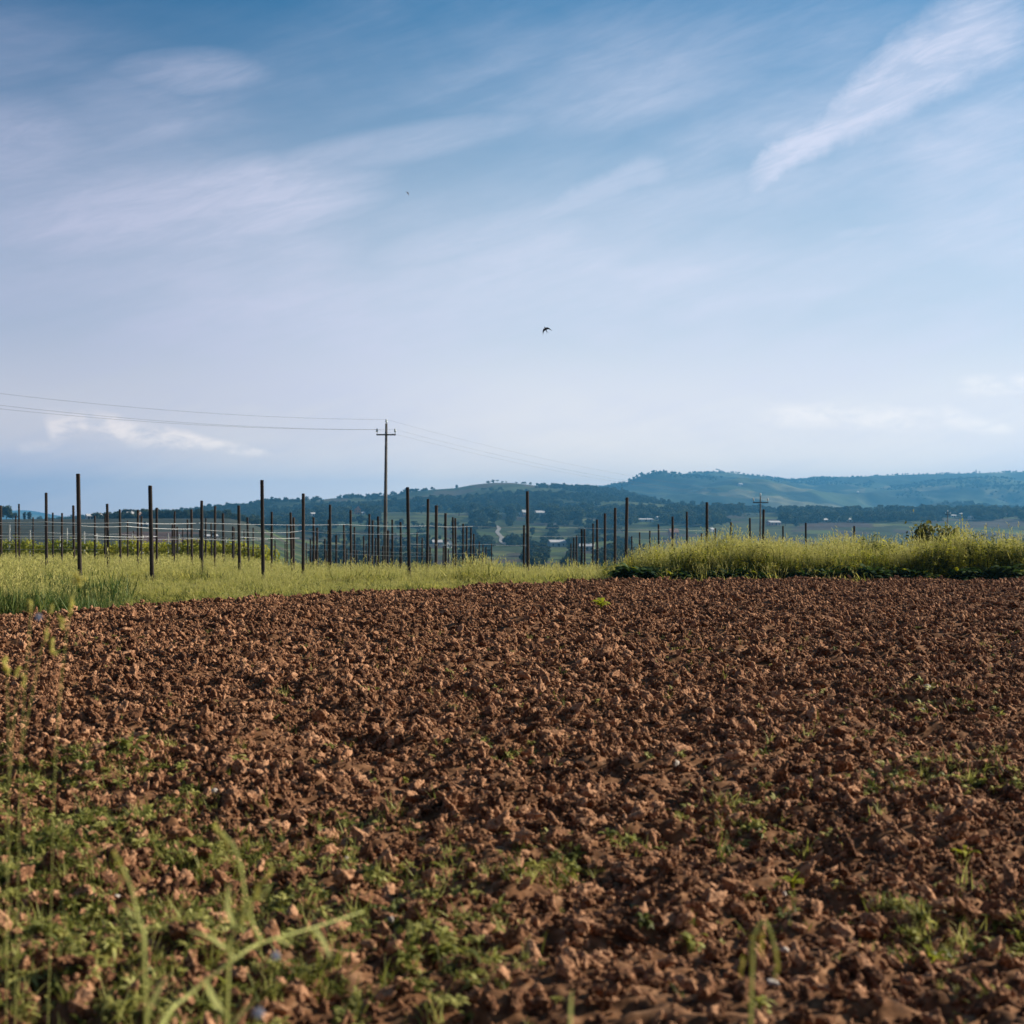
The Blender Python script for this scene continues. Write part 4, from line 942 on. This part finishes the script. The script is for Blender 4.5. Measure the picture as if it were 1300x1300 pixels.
stalk([[(60,1400,3.1),(64,1250,3.1),(72,950,3.1),(86,800,3.1),(97,740,3.1),(99,728,3.1)]], 'tallest yellow eared grass stalk at the left edge', ears=[(99,735,13,17,.3),(90,769,7,26,.05),(78,789,7,20,-.3),(68,821,10,22,.1),(59,806,6,18,.1)], d=3.1, r=.0009)
stalk([[(20,1400,3.1),(22,1250,3.1),(28,950,3.1),(38,800,3.1),(40,765,3.1)],[(28,950,3.1),(52,830,3.1),(65,775,3.1)]], 'slender grass stalk with two small ears and a white flower', ears=[(39,770,6,18,.1),(65,773,6,12,.1)], d=3.1, r=.0009, flowers=[(50,783,9)])
stalk([[(10,1400,3.1),(10,1250,3.1),(12,1000,3.1),(10,880,3.1),(8,842,3.1)],[(12,1000,3.1),(20,900,3.1),(31,860,3.1)]], 'lowest eared grass stalk cut by the left picture edge', ears=[(8,845,10,24,-.4),(22,853,7,14,0),(31,863,6,17,-.2)], d=3.1, r=.0009)
stalk([[(330,2050,2.1),(332,1500,2.1),(331,1330,2.1),(330,1284,2.1)]], 'small pale blue flower at the bottom left edge', leaves=[([(331,1320),(345,1306),(352,1290)],6)], d=2.1, r=.0016, flowers=[(330,1283,15)], cat='flower', name='wildflower')

# ------------------------------------------------------------------ light, sky, air
SUN_AZ, SUN_EL = math.radians(71), math.radians(26)     # azimuth clockwise from the view direction (+Y)
sv = np.array([math.sin(SUN_AZ) * math.cos(SUN_EL), math.cos(SUN_AZ) * math.cos(SUN_EL), math.sin(SUN_EL)])
sun = bpy.data.lights.new('sun', 'SUN'); sun.energy = 5.0; sun.angle = math.radians(.5); sun.color = (1, .9, .76)
so = bpy.data.objects.new('sun', sun); COL.objects.link(so)
from mathutils import Vector
so.rotation_euler = Vector((-sv).tolist()).to_track_quat('-Z', 'Y').to_euler()

w = bpy.data.worlds.new('World'); sc.world = w; w.use_nodes = True
t = w.node_tree; t.nodes.clear(); L = t.links
out = N(t, 'ShaderNodeOutputWorld'); bg = N(t, 'ShaderNodeBackground'); bg.inputs['Strength'].default_value = .06
sky = N(t, 'ShaderNodeTexSky'); sky.sky_type = 'NISHITA'; sky.sun_disc = False
sky.sun_elevation = SUN_EL; sky.sun_rotation = SUN_AZ; sky.altitude = 100; sky.air_density = 1.; sky.dust_density = .6; sky.ozone_density = 2.
tc = N(t, 'ShaderNodeTexCoord')
sep = N(t, 'ShaderNodeSeparateXYZ'); L.new(tc.outputs['Generated'], sep.inputs[0])
def mth(op, a, b=None, c=None, clamp=False):
    n = N(t, 'ShaderNodeMath', operation=op); n.use_clamp = clamp
    for i, q in enumerate((a, b, c)):
        if q is None: continue
        if isinstance(q, (int, float)): n.inputs[i].default_value = q
        else: L.new(q, n.inputs[i])
    return n.outputs[0]
az = mth('ARCTAN2', sep.outputs['X'], sep.outputs['Y'])
el = mth('ARCSINE', sep.outputs['Z'])
def comb(a, b, c=0.):
    n = N(t, 'ShaderNodeCombineXYZ')
    for i, q in enumerate((a, b, c)):
        if isinstance(q, (int, float)): n.inputs[i].default_value = q
        else: L.new(q, n.inputs[i])
    return n.outputs[0]
def sm(a, b, x):
    n = N(t, 'ShaderNodeMapRange', interpolation_type='SMOOTHSTEP'); n.inputs['From Min'].default_value = a; n.inputs['From Max'].default_value = b
    L.new(x, n.inputs['Value']); return n.outputs['Result']
def nz(vec, scale, detail=6, rough=.55, dist=0.):
    n = N(t, 'ShaderNodeTexNoise', Scale=scale, Detail=detail, Roughness=rough, Distortion=dist); L.new(vec, n.inputs['Vector']); return n.outputs['Fac']
def D_(px, py): return (math.atan((px - CX) / F), math.atan((HY - py) / F * math.cos(math.atan((px - CX) / F))))
rot = mth('ADD', mth('MULTIPLY', az, .96), mth('MULTIPLY', el, .28)); rot2 = mth('SUBTRACT', mth('MULTIPLY', el, .96), mth('MULTIPLY', az, .28))
streak = nz(comb(mth('MULTIPLY', rot, 2.2), mth('MULTIPLY', rot2, 13.)), 1.6, 8, .6, .35)      # wind drawn cirrus
broad = nz(comb(mth('MULTIPLY', az, 3.), mth('MULTIPLY', el, 8.), 3.3), 1.25, 5, .5, .3)
fine = sm(.32, .68, nz(comb(mth('MULTIPLY', rot, 7.), mth('MULTIPLY', rot2, 34.), 1.7), 2.2, 10, .7, .6))
veil = mth('MULTIPLY', sm(.34, .74, mth('ADD', mth('MULTIPLY', broad, .6), mth('MULTIPLY', streak, .4))), .8)
veil = mth('MULTIPLY', veil, mth('ADD', .72, mth('MULTIPLY', fine, .35)))
veil = mth('MULTIPLY', veil, mth('SUBTRACT', 1., mth('MULTIPLY', sm(.22, .36, el), .6)))
def blob(px, py, rx, ry, tilt=0.):
    """soft patch of thin cloud"""
    a0, e0 = D_(px, py); A, E = mth('SUBTRACT', az, a0), mth('SUBTRACT', el, e0); ct, st = math.cos(tilt), math.sin(tilt)
    U = mth('DIVIDE', mth('ADD', mth('MULTIPLY', A, ct), mth('MULTIPLY', E, st)), rx / F)
    V = mth('DIVIDE', mth('SUBTRACT', mth('MULTIPLY', E, ct), mth('MULTIPLY', A, st)), ry / F)
    r2 = mth('ADD', mth('MULTIPLY', U, U), mth('MULTIPLY', V, V))
    r2 = mth('ADD', r2, mth('MULTIPLY', mth('SUBTRACT', streak, .5), 2.2))
    return sm(1.6, -.4, r2)
def seg(px1, py1, px2, py2, w0, w1, wob=.02):
    """streak of cloud between two directions of the sky"""
    (a1, e1), (a2, e2) = D_(px1, py1), D_(px2, py2); dx, dy = a2 - a1, e2 - e1; ln = math.hypot(dx, dy); ux, uy = dx / ln, dy / ln
    A, E = mth('SUBTRACT', az, a1), mth('SUBTRACT', el, e1)
    al = mth('ADD', mth('MULTIPLY', A, ux / ln), mth('MULTIPLY', E, uy / ln))
    ac = mth('SUBTRACT', mth('MULTIPLY', E, ux), mth('MULTIPLY', A, uy))
    ac = mth('ADD', ac, mth('MULTIPLY', mth('SUBTRACT', nz(comb(mth('MULTIPLY', az, 1.), el, 5.5), 14, 7, .62), .5), wob))
    wd = mth('ADD', w0, mth('MULTIPLY', al, w1 - w0))
    q = sm(1., .15, mth('DIVIDE', mth('ABSOLUTE', ac), mth('MAXIMUM', wd, .001)))
    return mth('MULTIPLY', q, mth('MULTIPLY', sm(-.06, .18, al), sm(1.12, .86, al)))
def addc(v, s, k): return mth('MAXIMUM', v, mth('MULTIPLY', s, mth('MULTIPLY', k, mth('ADD', .66, mth('MULTIPLY', fine, .45)))))
cl = veil
cl = addc(cl, seg(925, 240, 1300, 0, .010, .050, .045), .68)
cl = addc(cl, seg(640, 290, 850, 205, .008, .02, .03), .34)
cl = addc(cl, blob(600, 300, 170, 30, .25), .4)
cl = addc(cl, blob(190, 270, 260, 70, .12), .75)
cl = addc(cl, blob(30, 190, 130, 60, .1), .45)
cl = addc(cl, blob(250, 95, 110, 28, .1), .42)
cl = addc(cl, blob(470, 190, 260, 22, .2), .3)
cl = addc(cl, blob(900, 250, 260, 30, .12), .32)
cl = addc(cl, seg(1215, 157, 1330, 149, .003, .006, .006), .45)
cl = addc(cl, seg(1030, 300, 1320, 262, .006, .008, .012), .25)
cl = mth('MINIMUM', cl, 1.)
# low cumulus near the horizon
low = addc(mth('MULTIPLY', cl, 0.), seg(108, 538, 335, 578, .015, .004, .018), 1.2)
low = addc(low, seg(58, 548, 112, 536, .016, .012, .02), .9)
low = addc(low, seg(20, 570, 80, 566, .006, .006, .01), .4)
low = addc(low, seg(960, 525, 1190, 534, .010, .012, .016), .3)
low = addc(low, seg(1190, 528, 1285, 545, .012, .004, .016), .3)
low = addc(low, seg(1215, 487, 1340, 489, .009, .011, .016), .25)
low = mth('MULTIPLY', mth('MINIMUM', low, 1.), sm(.30, .62, nz(comb(mth('MULTIPLY', az, 30.), mth('MULTIPLY', el, 70.), 2.2), 1.6, 8, .6, .4)))
haze_e = sm(.38, .07, el)
rim = sm(.15, .005, el)
side = mth('ADD', .70, mth('MULTIPLY', sm(-.40, .06, az), .30))
def mix(f, a, b, bt='MIX'):
    n = N(t, 'ShaderNodeMixRGB', blend_type=bt)
    for i, q in enumerate((f, a, b)):
        if isinstance(q, (int, float)): n.inputs[i].default_value = q
        elif isinstance(q, tuple): n.inputs[i].default_value = (*q, 1)
        else: L.new(q, n.inputs[i])
    return n.outputs[0]
K = .95 / .06
c = mix(1., sky.outputs[0], (.27, .82, 1.04), 'MULTIPLY')
c = mix(mth('MULTIPLY', haze_e, .9), c, (.51*K, .535*K, .595*K))
c = mix(rim, c, (1.0*K, .86*K, .74*K))
c = mix(cl, c, (.56*K, .55*K, .645*K))
c = mix(low, c, (1.12*K, .97*K, .82*K))
sd = comb(side, side, mth('ADD', .25, mth('MULTIPLY', side, .75)))
c = mix(1., c, sd, 'MULTIPLY')
back = mth('SUBTRACT', 1., mth('MULTIPLY', mth('MAXIMUM', sm(.37, .95, el), sm(1.3, 2.2, mth('ABSOLUTE', az))), .5))   # deeper blue overhead and away from the sun
c = mix(1., c, comb(back, back, back), 'MULTIPLY')
L.new(c, bg.inputs['Color']); L.new(bg.outputs[0], out.inputs['Surface'])

# air between here and the hills
m, ht = nt('thin haze'); o_ = N(ht, 'ShaderNodeOutputMaterial'); pv = N(ht, 'ShaderNodeVolumePrincipled')
pv.inputs['Color'].default_value = (.12, .42, .76, 1); pv.inputs['Density'].default_value = 1.8e-4; pv.inputs['Anisotropy'].default_value = .3
ht.links.new(pv.outputs[0], o_.inputs['Volume'])
hz = MB().box((-3700, -60, -40), (3700, 7000, 214)).build('haze', m); tag(hz, kind='stuff')

# ------------------------------------------------------------------ camera and render settings
cam = bpy.data.cameras.new('camera'); co = bpy.data.objects.new('camera', cam); COL.objects.link(co); sc.camera = co
co.location = (0, 0, EYE); cam.sensor_width = 36; cam.lens = 36 * F / 1300
co.rotation_euler = (math.radians(90) + math.atan(15 / F), 0, 0)
cam.clip_start = .05; cam.clip_end = 20000
cam.dof.use_dof = True; cam.dof.focus_distance = 20.; cam.dof.aperture_fstop = cam.lens / 12.5
vs_ = sc.view_settings; vs_.view_transform = 'Standard'; vs_.look = 'None'; vs_.exposure = .72; vs_.gamma = 1; vs_.use_curve_mapping = False
sc.render.engine = 'CYCLES'
cy = sc.cycles; cy.use_denoising = True; cy.denoiser = 'OPENIMAGEDENOISE'
cy.max_bounces = 5; cy.diffuse_bounces = 2; cy.glossy_bounces = 2; cy.transmission_bounces = 3; cy.volume_bounces = 2; cy.transparent_max_bounces = 4
cy.volume_step_rate = 1; cy.use_adaptive_sampling = True; cy.adaptive_threshold = .01
